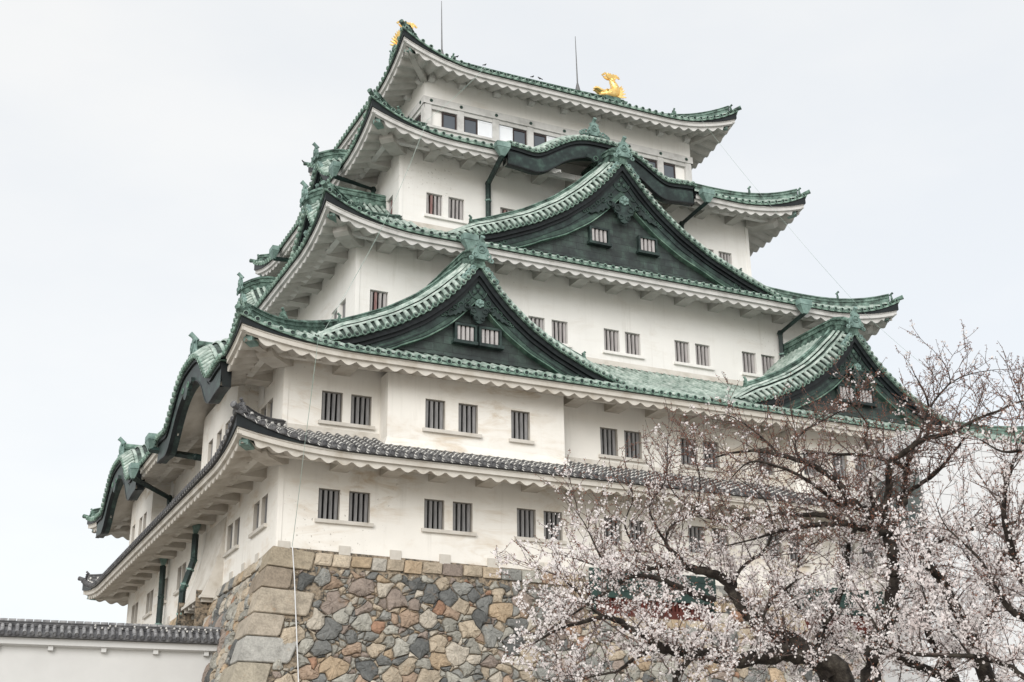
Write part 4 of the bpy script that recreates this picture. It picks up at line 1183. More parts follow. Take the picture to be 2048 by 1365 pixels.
# core behind the stones
mb = MB(); hs = np.linspace(0, 12.3, 16)
for side, W in ((0, 35.7), (3, 31.5), (1, 31.5), (2, 35.7)):
    f = base_point(side, W)
    hl = HOL0 if side == 0 else HOL3 if side == 3 else []
    ss = sorted({0, W, *[x for h in hl for x in h[:2]]}); hh_ = sorted({*hs.tolist(), *[h[3] for h in hl]})
    for i in range(len(ss) - 1):
        for j in range(len(hh_) - 1):
            cs, ch = (ss[i] + ss[i + 1]) / 2, (hh_[j] + hh_[j + 1]) / 2
            if any(h[0] < cs < h[1] and ch < h[3] for h in hl): continue
            mb.quad(f(ss[i], hh_[j], .02), f(ss[i + 1], hh_[j], .02), f(ss[i + 1], hh_[j + 1], .02), f(ss[i], hh_[j + 1], .02))
mb.quad((0, 0, -.02), (35.7, 0, -.02), (35.7, 31.5, -.02), (0, 31.5, -.02))
# door recess in the side face
mb.box(-1.0, 2.0, 8.7, 8.75, -3.6, -.1); mb.box(-1.0, 2.0, 12.15, 12.2, -3.6, -.1); mb.quad((-1, 8.7, -3.3), (2, 8.7, -3.3), (2, 12.2, -3.3), (-1, 12.2, -3.3))
mb.build('rubble_core', MT['chips'], BASE, BO)
mb = MB(); mb.box(.55, .6, 8.7, 12.2, -3.4, -.3, 0)
for z in np.arange(-3.3, -.4, .16): mb.box(.50, .55, 8.7, 12.2, z, z + .13, 0)
mb.box(.2, .6, 8.7, 12.2, -.75, -.35, 1)
tag(mb.build('door', [MT['frame'], MT['inside']], BASE, BO), 'dark louvred door in the recess below the chute')
# basement openings with copper panel above a red lattice
for (a0, a1) in ((13.22, 19.38), (23.35, 28.55)):
    mb = MB(); y = -.30
    mb.box(a0 + .2, a1 - .2, .35, .4, -1.72, .0, 1)
    for q in range(4): mb.box(a0, a1, -.42 - .0, -.30, -.92 + q * .30, -.92 + q * .30 + .285, 0)
    mb.box(a0, a0 + .22, -.45, .1, -1.72, -.9, 0); mb.box(a1 - .22, a1, -.45, .1, -1.72, -.9, 0)
    o = mb.build('basement_window', [MT['greenpanel'], MT['inside']], BASE, BO)
    b = MB(); b.box(a0 + .22, a1 - .22, -.40, -.2, -1.70, -1.32, 0)
    for x in np.arange(a0 + .35, a1 - .3, .19): b.box(x, x + .10, -.34, -.24, -1.34, -.9, 0)
    b.build('lattice', MT['redwood'], o, BO)
# ================================================================== ground
MT['ground'] = simple('gravel_ground', [(.3, (.24, .225, .20)), (.5, (.33, .31, .28)), (.7, (.42, .40, .36))], 1.2, 8, .95, bs=.5)
mb = MB(); mb.quad((-900, -900, -12.1), (900, -900, -12.1), (900, 900, -12.1), (-900, 900, -12.1))
tag(mb.build('ground', MT['ground']), kind='structure')
# ================================================================== tiled boundary wall at lower left
BW = empty('boundary_wall', (-8, 4.2, -12.1)); BWO = (-8, 4.2, -12.1)
tag(BW, 'long white plastered wall with a dark grey tiled coping at the lower left', 'wall')
A0 = Vector((-1.15, 3.62, 0)); dr_ = Vector((-1, .085, 0)).normalized(); nr_ = Vector((-.085, -1, 0)).normalized()
G = lambda a, d, z: tuple(A0 + dr_ * a + nr_ * d + Vector((0, 0, z)))
mb = MB(); LW = 26.
mb.box(-.9, LW, -.32, .0, -12.1, -3.30, 0, G)
o = mb.build('wall_body', MT['boundary'], BW, BWO)
mb = MB()
mb.grid([[G(a, .0, -3.42), G(a, .30, -3.36), G(a, .30, -3.13), G(a, -.0, -3.10)] for a in np.linspace(-.3, LW, 30)])
for a in np.arange(.4, LW, 1.9): mb.box(a - .09, a + .09, 0, .2, -3.54, -3.38, 0, G)
mb.box(-.3, LW, -.6, .0, -3.42, -3.08, 0, G)
mb.build('cornice', MT['boundary'], BW, BWO)
mb = MB()
rz = lambda q: -3.03 + .66 * q
for sg in (1, -1):
    mb.grid([[G(a, sg * (.66 - q) - .16, rz(q)) for q in (0, .2, .4, .66)] for a in np.linspace(-.15, LW, 60)], 0)
    mb.grid([[G(a, sg * .66 - .16, rz(0)), G(a, sg * .66 - .16, rz(0) - .08), G(a, sg * .3 - .16, rz(0) - .1)] for a in np.linspace(-.15, LW, 60)], 0)
    for a in np.arange(0.0, LW, .262):
        for (q0, q1) in ((0, .30), (.29, .60)):
            mb.tube([G(a, sg * (.68 - q0) - .16, rz(q0) + .035), G(a, sg * (.68 - q1) - .16, rz(q1) + .025)], [.084, .074], mi=2, n=8)
        crest_disc(mb, G(a, sg * .70 - .16, rz(0) + .03), nr_ * sg, .088, 0, 0)
MT['tile_light'] = simple('pale_grey_tile', [(.35, (.11, .11, .115)), (.5, (.22, .22, .225)), (.7, (.36, .36, .36))], 3, 6, .5, bs=.15)
mb.build('tile_coping', [MT['tile'], MT['mortar'], MT['tile_light']], BW, BWO)
mb = MB()
for k, (w, z, h) in enumerate(((.15, -2.66, .06), (.18, -2.60, .035), (.13, -2.565, .05), (.16, -2.515, .03))): mb.box(-.1, LW, -w - .16, w - .16, z, z + h, 0, G)
for a in np.arange(-.1, LW, .30): mb.tube([G(a + .01, -.16, -2.46), G(a + .28, -.16, -2.46)], [.085, .078], 8, 2)
for a in np.arange(0, 4.6, .24):
    for z, w in ((-2.54, .145), (-2.63, .165)):
        if random.random() < .75: mb.ball(G(a + random.uniform(-.04, .04), w - .15, z), .05, 1, n=6)
mb.build('ridge', [MT['tile'], MT['mortar'], MT['tile_light']], BW, BWO)
# ================================================================== white clad elevator tower behind the trees
TW = empty('elevator_tower', (36, -2.5, -12.1)); TWO = (36, -2.5, -12.1)
tag(TW, 'plain white panelled annex tower with a dark glass side behind the cherry trees', 'tower')
MT['panel'] = simple('white_cladding', [(.3, (.66, .67, .685)), (.7, (.70, .71, .725))], .6, rough=.5)
MT['joint'] = simple('cladding_joint', [(.3, (.40, .41, .43)), (.7, (.45, .46, .48))], 1, rough=.8)
mb = MB(); X0, X1, Y0, Y1 = 28.3, 47.0, -4.1, -1.2
mb.box(X0, X1, Y0, Y1, -12.1, 6.95, 1)
xs = np.arange(X0 + .0, X1, .95)
for i, x in enumerate(xs):
    for z in np.arange(-12, 6.9, 2.3):
        mb.quad((x + .012, Y0 - .02, z + .012), (min(X1, x + .95) - .012, Y0 - .02, z + .012), (min(X1, x + .95) - .012, Y0 - .02, min(6.93, z + 2.3) - .012), (x + .012, Y0 - .02, min(6.93, z + 2.3) - .012), 0)
for z in np.arange(-12, 6.9, 2.3):
    if 1.0 < z < 3: continue
    for y in (-4.08, -3.1, -2.1): mb.quad((X0 - .02, y, z + .012), (X0 - .02, y + .93, z + .012), (X0 - .02, y + .93, min(6.93, z + 2.28)), (X0 - .02, y, min(6.93, z + 2.28)), 0)
mb.box(X0 - .05, X1, Y0 - .06, Y1, 6.95, 7.02, 0)
mb.build('cladding', [MT['panel'], MT['joint']], TW, TWO)
mb = MB()
for z in (1.8, 2.95, 4.1):
    for y in (-3.98, -2.98, -1.98):
        mb.quad((X0 - .03, y, z), (X0 - .03, y + .95, z), (X0 - .03, y + .95, z + 1.1), (X0 - .03, y, z + 1.1))
mb.build('glazing', MT['tglass'], TW, TWO)
mb = MB(); mb.box(26.6, 28.25, -4.6, -1.4, -1.2, -1.0, 0); mb.box(27.2, 28.28, -4.3, -1.4, -12.1, -1.2, 0)
mb.build('canopy', MT['panel'], TW, TWO)
# ================================================================== birds
def bird(x, y, z, rot, label):
    mb = MB(); c, s = math.cos(rot), math.sin(rot); k = .62 if 'crow' in label else .42
    P = lambda a, b_, h: (x + k * (c * a - s * b_), y + k * (s * a + c * b_), z + k * h)
    mb.tube([P(-.26, 0, .05), P(-.13, 0, .13), P(.0, 0, .19), P(.10, 0, .27), P(.14, 0, .36)], [k * q for q in (.015, .06, .09, .07, .04)], 8)
    mb.tube([P(-.44, 0, -.05), P(-.24, 0, .07)], [.02, .025], 6)
    mb.ball(P(.15, 0, .37), .055 * k, 0); mb.tube([P(.18, 0, .37), P(.26, 0, .35)], [.012, .003], 5)
    for sy in (-.03, .03): mb.tube([P(.0, sy, .0), P(.0, sy, .15)], .007, 4)
    for sy in (-1, 1): mb.tube([P(.08, sy * .06, .24), P(-.1, sy * .075, .14), P(-.32, sy * .03, .0)], [.02, .028, .006], 6)
    o = mb.build('bird', MT['bird'], None, (x, y, z)); o.location = (x, y, z)
    tag(o, label, 'bird', 'dark birds perched on the castle roofs')
bird(7.15, 24.35, 29.95, 2.9, 'black crow perched at the far left corner of the topmost roof')
bird(10.5, 7.45, 28.72, .3, 'small dark bird on the top eave nearest the upper left corner')
bird(12.1, 7.4, 28.6, .3, 'small dark bird on the top eave beside the hanging cable')
bird(14.95, 7.4, 28.6, .3, 'left bird of the pair on the middle of the top eave')
bird(15.35, 7.4, 28.6, 2.6, 'right bird of the pair on the middle of the top eave')
# ================================================================== cherry trees
MT['bark'] = simple('cherry_bark', [(.3, (.008, .006, .005)), (.46, (.022, .017, .014)), (.6, (.05, .042, .034)), (.75, (.11, .10, .08))], 7, 9, .85, bs=.9, bd=.03)
MT['twig'] = simple('cherry_twig', [(.3, (.055, .04, .035)), (.7, (.15, .118, .108))], 3, 4, .8)
MT['bud'] = simple('red_brown_bud', [(.3, (.17, .062, .036)), (.7, (.32, .14, .09))], 6, 3, .7)
def petal_mat():
    m, t, b = nmat('cherry_petal')
    t.links.new(ramp(t, noise(t, 3, 3), [(.3, (.90, .81, .80)), (.5, (.95, .91, .90)), (.7, (.96, .95, .94))]), b.inputs['Base Color'])
    b.inputs['Roughness'].default_value = .7
    tr = t.nodes.new('ShaderNodeBsdfTranslucent'); tr.inputs['Color'].default_value = (.96, .90, .89, 1)
    mx = t.nodes.new('ShaderNodeMixShader'); mx.inputs[0].default_value = .45
    t.links.new(b.outputs[0], mx.inputs[1]); t.links.new(tr.outputs[0], mx.inputs[2]); t.links.new(mx.outputs[0], t.nodes['Material Output'].inputs[0])
    return m
MT['petal'] = petal_mat()
LIMBS = [
  ('L1', [(0.3,-31.82,-8.18,0.25),(-0.11,-31.76,-7.85,0.2),(-0.54,-31.71,-7.76,0.17),(-0.83,-31.67,-7.79,0.16),(-1.47,-31.68,-7.9,0.14),(-1.94,-31.7,-7.87,0.13),(-2.4,-31.73,-7.85,0.12),(-2.84,-31.78,-7.8,0.1),(-3.15,-31.9,-7.71,0.085),(-3.49,-32.01,-7.62,0.07),(-3.76,-32.06,-7.5,0.055),(-3.99,-32.07,-7.47,0.045),(-4.34,-31.99,-7.55,0.035),(-4.73,-31.99,-7.68,0.025),(-5,-31.91,-7.85,0.015)]),
  ('L2', [(0.12,-31.78,-8.07,0.2),(-0.3,-31.65,-7.61,0.16),(-0.54,-31.48,-7.47,0.15),(-0.79,-31.32,-7.28,0.14),(-0.89,-31.13,-7.04,0.125),(-1.04,-31.04,-6.79,0.11),(-1.16,-30.97,-6.55,0.1),(-1.4,-30.8,-6.41,0.09),(-1.6,-30.62,-6.33,0.08),(-1.8,-30.43,-6.25,0.06),(-1.91,-30.25,-6.28,0.045),(-2.06,-30.06,-6.28,0.035),(-2.38,-29.79,-6.28,0.025),(-2.71,-29.56,-6.17,0.018),(-3.13,-29.31,-6,0.01)]),
  ('L2b', [(-1.6,-30.62,-6.33,0.05),(-1.72,-30.52,-6.12,0.045),(-1.86,-30.43,-5.92,0.04),(-1.76,-30.48,-5.61,0.03),(-1.41,-30.64,-5.36,0.022),(-1.35,-30.75,-4.88,0.014),(-1.48,-30.78,-4.39,0.008)]),
  ('L2c', [(-1.36,-30.97,-6.88,0.07),(-1.75,-31.04,-6.84,0.065),(-2.14,-31.13,-6.75,0.055),(-2.6,-31.18,-6.66,0.05),(-3.03,-31.21,-6.67,0.045),(-3.28,-31.27,-6.82,0.035),(-3.52,-31.2,-6.98,0.03),(-3.77,-31.13,-7.14,0.025),(-4.02,-31.06,-7.32,0.018),(-4.38,-30.9,-7.57,0.01)]),
  ('T', [(1.56,-30.66,-9.54,0.3),(1.43,-31.04,-8.48,0.26),(1.39,-31.2,-8.07,0.22),(1.46,-31.42,-7.34,0.18),(1.66,-31.54,-7,0.15),(1.65,-31.66,-6.69,0.14),(1.67,-31.68,-6.39,0.14),(1.61,-31.79,-6.06,0.14),(1.6,-31.8,-5.74,0.13)]),
  ('F1', [(1.59,-31.79,-5.76,0.1),(1.48,-31.77,-5.67,0.095),(1.27,-31.67,-5.39,0.09),(1.02,-31.63,-5.21,0.085),(0.94,-31.55,-5.02,0.08),(0.79,-31.55,-4.85,0.07),(0.68,-31.44,-4.72,0.06),(0.5,-31.39,-4.61,0.055),(0.35,-31.25,-4.5,0.05),(0.08,-31.05,-4.38,0.045),(-0.18,-30.85,-4.28,0.035),(-0.5,-30.58,-4.27,0.025),(-0.74,-30.33,-4.32,0.015)]),
  ('F2', [(1.51,-31.81,-5.6,0.085),(1.39,-31.96,-5.4,0.08),(1.41,-32.07,-5.16,0.075),(1.31,-32.26,-4.88,0.07),(1.33,-32.35,-4.67,0.065),(1.42,-32.55,-4.58,0.06),(1.5,-32.76,-4.47,0.055),(1.66,-32.87,-4.39,0.045),(1.82,-33.07,-4.37,0.04),(1.94,-33.28,-4.31,0.035),(2.12,-33.53,-4.2,0.03),(2.32,-33.77,-4.12,0.025),(2.55,-34.04,-4.01,0.02),(2.88,-34.35,-3.95,0.01)]),
  ('F2b', [(1.52,-32.77,-4.47,0.035),(1.62,-32.8,-4.24,0.03),(1.75,-32.88,-3.9,0.027),(1.95,-32.97,-3.63,0.022),(2.15,-33.03,-3.44,0.018),(2.4,-33.09,-3.3,0.013),(2.67,-33.14,-3.21,0.01),(3,-33.21,-3.14,0.006)]),
  ('F2c', [(2.15,-33.03,-3.44,0.014),(2.08,-33.08,-3.25,0.01),(1.98,-33.09,-3.11,0.008),(1.81,-33.08,-2.92,0.005)]),
  ('F3', [(1.63,-31.84,-5.67,0.1),(1.75,-31.88,-5.43,0.09),(1.79,-31.97,-5.28,0.085),(1.87,-31.98,-5.06,0.08),(1.89,-31.97,-4.82,0.075),(1.9,-32.03,-4.69,0.06),(1.81,-31.93,-4.55,0.05),(1.6,-31.85,-4.49,0.045),(1.46,-31.7,-4.4,0.04),(1.11,-31.44,-4.35,0.03),(0.76,-31.17,-4.3,0.022),(0.52,-30.95,-4.29,0.012)]),
  ('F3b', [(1.9,-32.03,-4.69,0.065),(1.99,-32.05,-4.46,0.06),(2.17,-32.11,-4.24,0.05),(2.32,-32.14,-4.07,0.04),(2.43,-32.19,-3.79,0.03),(2.35,-32.21,-3.36,0.02),(2.21,-32.17,-3.01,0.01)]),
  ('F3c', [(1.87,-31.97,-5.09,0.05),(1.96,-32.17,-4.99,0.045),(2.12,-32.43,-4.84,0.04),(2.21,-32.67,-4.64,0.03),(2.32,-32.96,-4.37,0.02),(2.37,-33.25,-4.02,0.01)]),
  ('F4', [(1.56,-31.79,-5.73,0.09),(1.17,-31.84,-5.72,0.08),(0.93,-31.85,-5.7,0.07),(0.67,-31.86,-5.67,0.06),(0.37,-31.82,-5.7,0.055),(0.02,-31.76,-5.73,0.05),(-0.27,-31.71,-5.8,0.04),(-0.57,-31.66,-5.87,0.03),(-0.96,-31.53,-6,0.02),(-1.4,-31.4,-6.11,0.01)]),
  ('F4b', [(0.67,-31.86,-5.67,0.06),(0.4,-31.67,-5.52,0.055),(0.24,-31.5,-5.48,0.05),(-0.09,-31.23,-5.45,0.045),(-0.52,-30.9,-5.48,0.04),(-0.83,-30.63,-5.49,0.03),(-1.16,-30.4,-5.37,0.02),(-1.53,-30.25,-5.03,0.012),(-1.67,-30.2,-4.69,0.006)]),
  ('F5', [(1.01,-31.63,-5.19,0.045),(0.72,-31.68,-5.31,0.04),(0.17,-31.67,-4.99,0.035),(-0.37,-31.62,-4.78,0.028),(-0.88,-31.52,-4.72,0.02),(-1.19,-31.37,-5.01,0.01)]),
  ('F6', [(0.35,-31.25,-4.5,0.04),(0.28,-31.22,-4.22,0.03),(0.46,-31.29,-3.97,0.025),(0.8,-31.42,-3.77,0.02),(1.15,-31.56,-3.55,0.014),(1.4,-31.69,-3.24,0.008)]),
  ('F7', [(0.08,-31.05,-4.38,0.03),(-0.13,-30.95,-4.11,0.024),(-0.41,-30.81,-3.83,0.016),(-0.69,-30.64,-3.64,0.01),(-0.89,-30.4,-3.69,0.005)]),
  ('F8', [(1.46,-31.7,-4.4,0.03),(1.4,-31.67,-4.12,0.025),(1.47,-31.7,-3.86,0.018),(1.2,-31.63,-3.43,0.012),(1.09,-31.68,-3.19,0.006)]),
  ('L4', [(4.42,-30.74,-8.37,0.2),(3.85,-30.98,-7.15,0.15),(3.41,-31.12,-6.6,0.12),(3.12,-31.23,-6.3,0.1),(2.93,-31.3,-6.19,0.095),(2.46,-31.41,-5.97,0.08),(2.11,-31.53,-5.85,0.07),(1.57,-31.74,-5.58,0.05),(1.28,-31.79,-5.12,0.03),(1.26,-31.94,-4.73,0.015)]),
  ('L4b', [(2.71,-31.36,-6.07,0.07),(2.7,-31.44,-5.89,0.065),(2.82,-31.57,-5.72,0.06),(3.01,-31.68,-5.66,0.055),(3.21,-31.82,-5.56,0.05),(3.43,-32.06,-5.52,0.045),(3.83,-32.27,-5.48,0.035),(4.26,-32.53,-5.34,0.02)]),
  ('L5', [(1.61,-29.81,-7.96,0.16),(1.53,-29.8,-7.32,0.12),(1.62,-29.89,-6.92,0.1),(1.78,-29.97,-6.64,0.09),(1.93,-30.04,-6.35,0.08),(2.02,-30.1,-6.02,0.07),(1.99,-30.24,-5.68,0.06),(2.09,-30.29,-5.38,0.055),(2.32,-30.38,-5.14,0.04),(2.57,-30.56,-4.7,0.02)]),
  ('R1', [(1.54,-35.1,-8.84,0.07),(0.85,-34.94,-8.42,0.05),(0.68,-34.92,-8.28,0.045),(0.42,-34.83,-8.2,0.042),(0.16,-34.73,-8.14,0.04),(-0.26,-34.42,-8.11,0.036),(-0.57,-34.19,-8.04,0.033),(-0.8,-34.15,-7.86,0.03),(-0.93,-34.08,-7.59,0.022),(-1.09,-34.07,-7.43,0.012)]),
  ('R2', [(0.16,-34.73,-8.14,0.02),(-0.14,-34.73,-7.81,0.017),(-0.42,-34.7,-7.55,0.014),(-0.6,-34.77,-7.17,0.01),(-0.77,-34.82,-6.85,0.006)]),
  ('B1', [(3.01,-34.65,-8.75,0.2),(2.07,-34.68,-7.61,0.16),(1.55,-34.63,-7.14,0.11),(1.33,-34.67,-6.8,0.09),(1.14,-34.74,-6.4,0.06),(1.03,-34.88,-5.93,0.04),(1.06,-35.06,-5.54,0.03),(1.11,-35.17,-5.33,0.025),(1.22,-35.37,-5,0.015),(0.95,-35.46,-4.47,0.008)]),
  ('B2', [(1.34,-35.72,-5.42,0.05),(0.96,-35.44,-5.36,0.035),(0.75,-35.24,-5.34,0.02),(0.45,-35.16,-5.18,0.01)]),
  ('B3', [(1.61,-34.49,-7.54,0.07),(1.33,-34.41,-7.4,0.055),(1.12,-34.36,-7.01,0.04),(0.99,-34.31,-6.69,0.03),(0.84,-34.21,-6.46,0.02),(0.6,-34.11,-6.17,0.012),(0.42,-34.16,-5.83,0.006)]),
  ('B4', [(2.44,-34.27,-7.89,0.06),(1.84,-34.16,-7.46,0.045),(1.56,-34.12,-7.23,0.035),(1.36,-34.01,-6.98,0.025),(1.2,-33.94,-6.68,0.016),(1.03,-33.95,-6.47,0.008)]),
  ('S1', [(5.08,-29.34,-8.23,0.25),(4.76,-29.39,-7.75,0.22),(4.65,-29.46,-7.45,0.2),(4.84,-29.64,-7.24,0.12),(5.04,-30.01,-6.87,0.09),(5.14,-30.38,-6.38,0.07),(5.05,-30.7,-5.8,0.05),(5.22,-31.14,-5.23,0.03)]),
  ('S2', [(4.68,-29.46,-7.49,0.14),(4.48,-29.41,-7.09,0.11),(4.32,-29.41,-6.64,0.09),(4.16,-29.4,-6.19,0.06),(3.92,-29.32,-5.82,0.04),(3.6,-29.21,-5.44,0.02)]),
  ('S3', [(4.61,-29.37,-7.62,0.12),(3.99,-29.37,-7.47,0.1),(3.33,-29.36,-7.32,0.08),(2.68,-29.2,-7.24,0.06),(2.07,-29.16,-6.91,0.04),(1.63,-29.21,-6.59,0.025),(1.17,-29.31,-6.1,0.012)]),
  ('G1', [(-2.35,-31.88,-8.67,0.07),(-2.74,-31.86,-8.29,0.06),(-2.59,-32.05,-7.99,0.05),(-2.32,-32.12,-7.85,0.04)]),
  ('G2', [(-2.84,-31.78,-7.8,0.05),(-3.25,-31.77,-7.92,0.04),(-3.58,-31.75,-8.14,0.03),(-3.88,-31.7,-8.22,0.02),(-4.3,-31.57,-8.32,0.012)]),
  ('G3', [(-3.99,-32.07,-7.47,0.03),(-4.19,-32.04,-7.33,0.025),(-4.37,-31.94,-7.08,0.018),(-4.61,-31.8,-6.86,0.012),(-4.85,-31.71,-6.79,0.007)]),
  ('G4', [(-3.28,-31.27,-6.82,0.03),(-3.45,-31.19,-6.52,0.024),(-3.58,-31.14,-6.22,0.018),(-3.71,-31.09,-5.91,0.012),(-3.84,-31.01,-5.67,0.006)]),
  ('G5', [(-2.06,-30.06,-6.28,0.03),(-2.21,-30.02,-5.93,0.024),(-2.36,-29.98,-5.56,0.018),(-2.26,-30.09,-5.15,0.012),(-2.34,-30.17,-4.84,0.006)]),
  ('G6', [(-1.86,-30.43,-5.92,0.03),(-2.07,-30.45,-5.63,0.024),(-2.14,-30.43,-5.3,0.018),(-1.92,-30.59,-4.9,0.012),(-1.93,-30.74,-4.26,0.006)]),
  ('G7', [(-1.04,-31.04,-6.79,0.04),(-0.95,-31.13,-6.4,0.035),(-0.58,-31.32,-6.09,0.03),(-0.47,-31.42,-5.7,0.022),(-0.57,-31.42,-5.29,0.014),(-0.93,-31.27,-4.96,0.007)]),
  ('G8', [(-0.79,-31.32,-7.28,0.04),(-0.6,-31.44,-6.91,0.035),(-0.26,-31.62,-6.6,0.028),(-0.19,-31.7,-6.21,0.02),(0.13,-31.83,-5.97,0.01)]),
]
LD = {k: L for k, L in LIMBS}
CAMP = Vector((-13.31, -48.65, -10.46))
rnd = random.Random(5)
def rv():
    while True:
        v = Vector((rnd.uniform(-1, 1), rnd.uniform(-1, 1), rnd.uniform(-1, 1)))
        if .05 < v.length < 1: return v.normalized()
class Twigs:
    def __init__(s): s.v = []; s.f = []
    def tube(s, P, r0, r1):
        n = len(P); o = len(s.v)
        for i, p in enumerate(P):
            d = (P[min(i + 1, n - 1)] - P[max(0, i - 1)]).normalized()
            a = d.cross(Vector((.3, .2, 1))).normalized(); b_ = d.cross(a); r_ = r0 + (r1 - r0) * i / (n - 1)
            for k in (0, 2.094, 4.189): s.v.append(tuple(p + a * (r_ * math.cos(k)) + b_ * (r_ * math.sin(k))))
        for i in range(n - 1):
            for k in range(3):
                j = (k + 1) % 3; s.f.append((o + i * 3 + k, o + i * 3 + j, o + i * 3 + 3 + j, o + i * 3 + 3 + k))
    def obj(s, name, m, parent, off):
        me = bpy.data.meshes.new(name); me.from_pydata((np.array(s.v) - np.array(off)).tolist(), [], s.f); me.materials.append(m)
        o = bpy.data.objects.new(name, me); COL.objects.link(o); o.parent = parent; return o
def smooth_path(L, k=4):
    P = [Vector(p[:3]) for p in L]; R = [p[3] for p in L]; out = []; ro = []
    for i in range(len(P) - 1):
        p0 = P[max(0, i - 1)]; p1 = P[i]; p2 = P[i + 1]; p3 = P[min(len(P) - 1, i + 2)]
        for j in range(k):
            t = j / k; q = .5 * ((2 * p1) + (p2 - p0) * t + (2 * p0 - 5 * p1 + 4 * p2 - p3) * t * t + (3 * p1 - p0 - 3 * p2 + p3) * t ** 3)
            rr_ = R[i] + (R[i + 1] - R[i]) * t
            out.append(q + rv() * min(.03, rr_ * .22)); ro.append(rr_)
    out.append(P[-1]); ro.append(R[-1]); return out, ro
def scatter(kind, sites, name, m, parent, off, size, seed, per):
    """many small faces: open flowers (bent pentagons) or buds (slim diamonds)"""
    rs = np.random.RandomState(seed); S = np.array(sites)
    n = len(S) * per; C = np.repeat(S, per, 0) + rs.normal(0, size * (1.05 if kind == 'flower' else .3), (n, 3))
    N = rs.normal(0, 1, (n, 3)); N /= np.linalg.norm(N, axis=1)[:, None]
    A = np.cross(N, rs.normal(0, 1, (n, 3))); A /= np.linalg.norm(A, axis=1)[:, None]; B = np.cross(N, A)
    sz = size * rs.uniform(.75, 1.2, n)[:, None]
    if kind == 'flower':
        V = np.empty((n, 6, 3)); V[:, 0] = C - N * sz * .35
        for k in range(5):
            t = 2 * np.pi * k / 5; V[:, k + 1] = C + (A * math.cos(t) + B * math.sin(t)) * sz
        fb = [(0, 1, 2), (0, 2, 3), (0, 3, 4), (0, 4, 5), (0, 5, 1)]; nv = 6
    else:
        V = np.empty((n, 5, 3)); V[:, 0] = C + N * sz * 1.4; V[:, 1] = C - N * sz * 1.2
        for k in range(3):
            t = 2 * np.pi * k / 3; V[:, k + 2] = C + (A * math.cos(t) + B * math.sin(t)) * sz * .55
        fb = [(0, 2, 3), (0, 3, 4), (0, 4, 2), (1, 3, 2), (1, 4, 3), (1, 2, 4)]; nv = 5
    Fc = (np.arange(n)[:, None, None] * nv + np.array(fb)[None]).reshape(-1, 3)
    me = bpy.data.meshes.new(name)
    V = V.reshape(-1, 3) - np.array(off)
    me.vertices.add(len(V)); me.vertices.foreach_set('co', V.astype(np.float32).ravel())
    me.loops.add(Fc.size); me.loops.foreach_set('vertex_index', Fc.astype(np.int32).ravel())
    me.polygons.add(len(Fc)); me.polygons.foreach_set('loop_start', np.arange(0, Fc.size, 3, dtype=np.int32)); me.polygons.foreach_set('loop_total', np.full(len(Fc), 3, dtype=np.int32))
    me.update(calc_edges=True); me.materials.append(m)
    o = bpy.data.objects.new(name, me); COL.objects.link(o); o.parent = parent; return o

def cherry(keys, root, label, seed, fl_shift=0., dens=1.0, lens=1.0):
    global rnd
    rnd = random.Random(seed)
    T = empty('cherry_tree', root); tag(T, label, 'tree', 'cherry trees in early bloom before the castle')
    trunk = MB(); limb = MB(); tw = Twigs(); buds = []; flo = []
    first = True
    for k in keys:
        L = LD[k]
        if k in ROOTED:
            L = [(L[0][0] + .1, L[0][1], -12.2, L[0][3] * 1.5), (L[0][0] + .05, L[0][1], (L[0][2] - 12.2) / 2, L[0][3] * 1.15)] + L
        P, R = smooth_path(L); R = [r_ * .80 for r_ in R]
        (trunk if k in ROOTED else limb).tube(P, R, 9 if R[0] > .05 else 6, 0, cap=True)
        # sub-branches
        acc = 0
        for i in range(2, len(P) - 1):
            acc += (P[i] - P[i - 1]).length
            if P[i].z < -9.6 or R[i] > .17: acc = 0; continue
            sp = .135 / dens
            while acc > sp:
                acc -= sp
                d = (P[min(i + 1, len(P) - 1)] - P[i - 1]).normalized()
                v = (rv() * 1.0 + d * .5 + Vector((0, 0, .42))).normalized()
                cut = .32 if P[i].z > -3.3 else 1.0
                ln = cut * lens * rnd.uniform(.5, 1.0) * (1.0 + 5.5 * min(R[i], .12)) * (1.15 if R[i] < .03 else 1)
                grow(P[i].copy(), v, ln, min(R[i] * .5, .016), tw, buds, flo, fl_shift, 0)
        grow(P[-1].copy(), (P[-1] - P[-3]).normalized(), lens * .7, R[-1], tw, buds, flo, fl_shift, 0)
    tr = trunk.build('trunk', MT['bark'], T, root)
    if limb.v: limb.build('limb', MT['bark'], T, root)
    tw.obj('twigs', MT['twig'], T, root)
    scatter('bud', buds, 'buds', MT['bud'], T, root, .015, seed, 1)
    scatter('flower', flo, 'blossom', MT['petal'], T, root, .0185, seed + 1, 4)
    return T
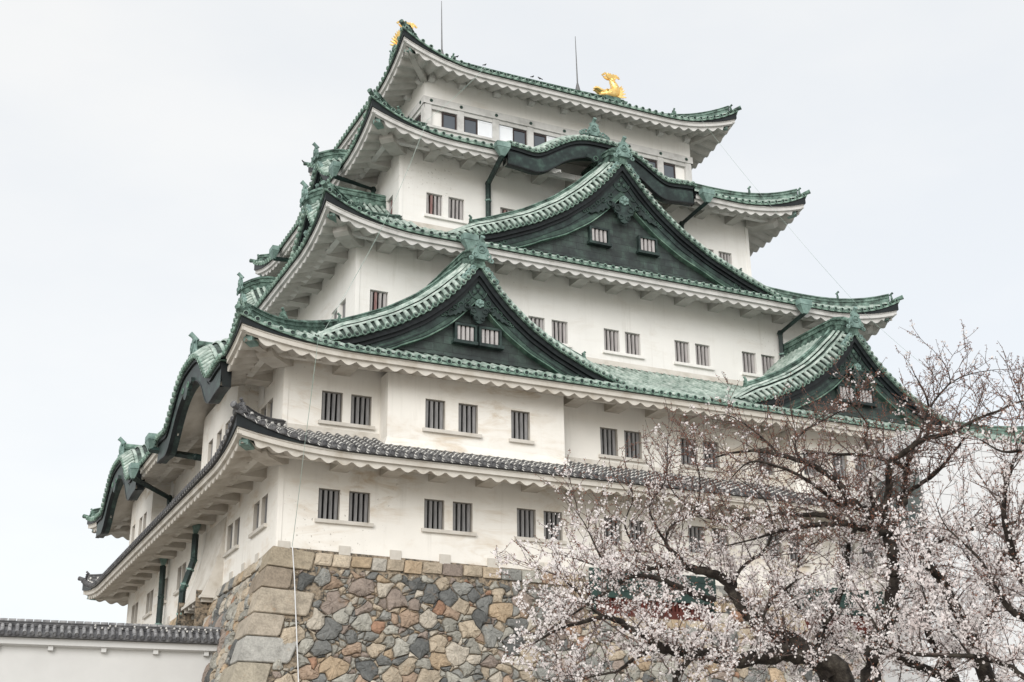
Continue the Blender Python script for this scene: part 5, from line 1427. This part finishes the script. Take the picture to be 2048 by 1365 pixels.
def grow(p, v, ln, r_, tw, buds, flo, shift, lvl):
    n = max(3, int(ln / .13)); P = [p.copy()]; q = p.copy(); d = v.copy()
    for i in range(n):
        d = (d + rv() * .20 + Vector((0, 0, .05 if lvl else -.02))).normalized(); q = q + d * (ln / n); P.append(q.copy())
    tw.tube(P, max(r_, .0042 if lvl else .006), .0032)
    tone = max(0., min(1., (-4.9 + shift - p.z) / 2.6)) 
    pf = .055 + .50 * tone ** 1.1
    patch = .5 + .5 * math.sin(p.x * 2.1 + 1.3 * math.sin(p.z * 1.7)) * math.sin(p.z * 2.3 + p.y)
    pf *= .35 + 1.25 * patch
    for i in range(1, len(P)):
        seg = P[i] - P[i - 1]
        for t in ((.3, .8) if lvl else (.5,)):
            c = P[i - 1] + seg * t + rv() * .02
            if rnd.random() < pf: flo.append(tuple(c + rv() * .025))
            elif rnd.random() < .8: buds.append(tuple(c))
    if lvl < 1:
        step = .10; a = .1
        while a < ln:
            i = min(len(P) - 2, int(a / ln * n)); dd = (P[i + 1] - P[i]).normalized()
            vv = (rv() * .9 + dd * .7 + Vector((0, 0, .30))).normalized()
            grow(P[i].lerp(P[i + 1], rnd.random()), vv, rnd.uniform(.16, .5) * (1.15 - .5 * a / ln), .005, tw, buds, flo, shift, lvl + 1)
            a += step * rnd.uniform(.7, 1.4)
ROOTED = {'L1', 'T', 'L4', 'B1', 'S1', 'L5'}
cherry(['T', 'F1', 'F2', 'F2b', 'F2c', 'F3', 'F3b', 'F3c', 'F4', 'F4b', 'F5', 'F6', 'F7', 'F8'], (1.4, -31.2, -12.1), 'upright cherry tree whose dark trunk forks before the right bay', 31, -.15, 1.4, .76)
cherry(['L1', 'L2', 'L2b', 'L2c', 'G2', 'G3', 'G4', 'G5', 'G6', 'G7', 'G8', 'G1'], (-.3, -31.6, -12.1), 'cherry tree spreading long limbs to the left over the stone wall', 32, .3, 1.4, .82)
cherry(['L4', 'L4b'], (3.8, -31.5, -12.1), 'cherry tree leaning in with a forked limb right of the upright one', 33, .6, 1.4, .9)
cherry(['L5', 'S1', 'S2', 'S3'], (3.2, -28.0, -12.1), 'rearmost cherry tree with dense pale bloom low at the right', 34, 1.3, 1.35, 1.0)
cherry(['B1', 'B2', 'B3', 'B4', 'R1', 'R2'], (3.5, -35.0, -12.1), 'nearest cherry tree reaching in from the right edge', 35, .3, 1.35, .85)
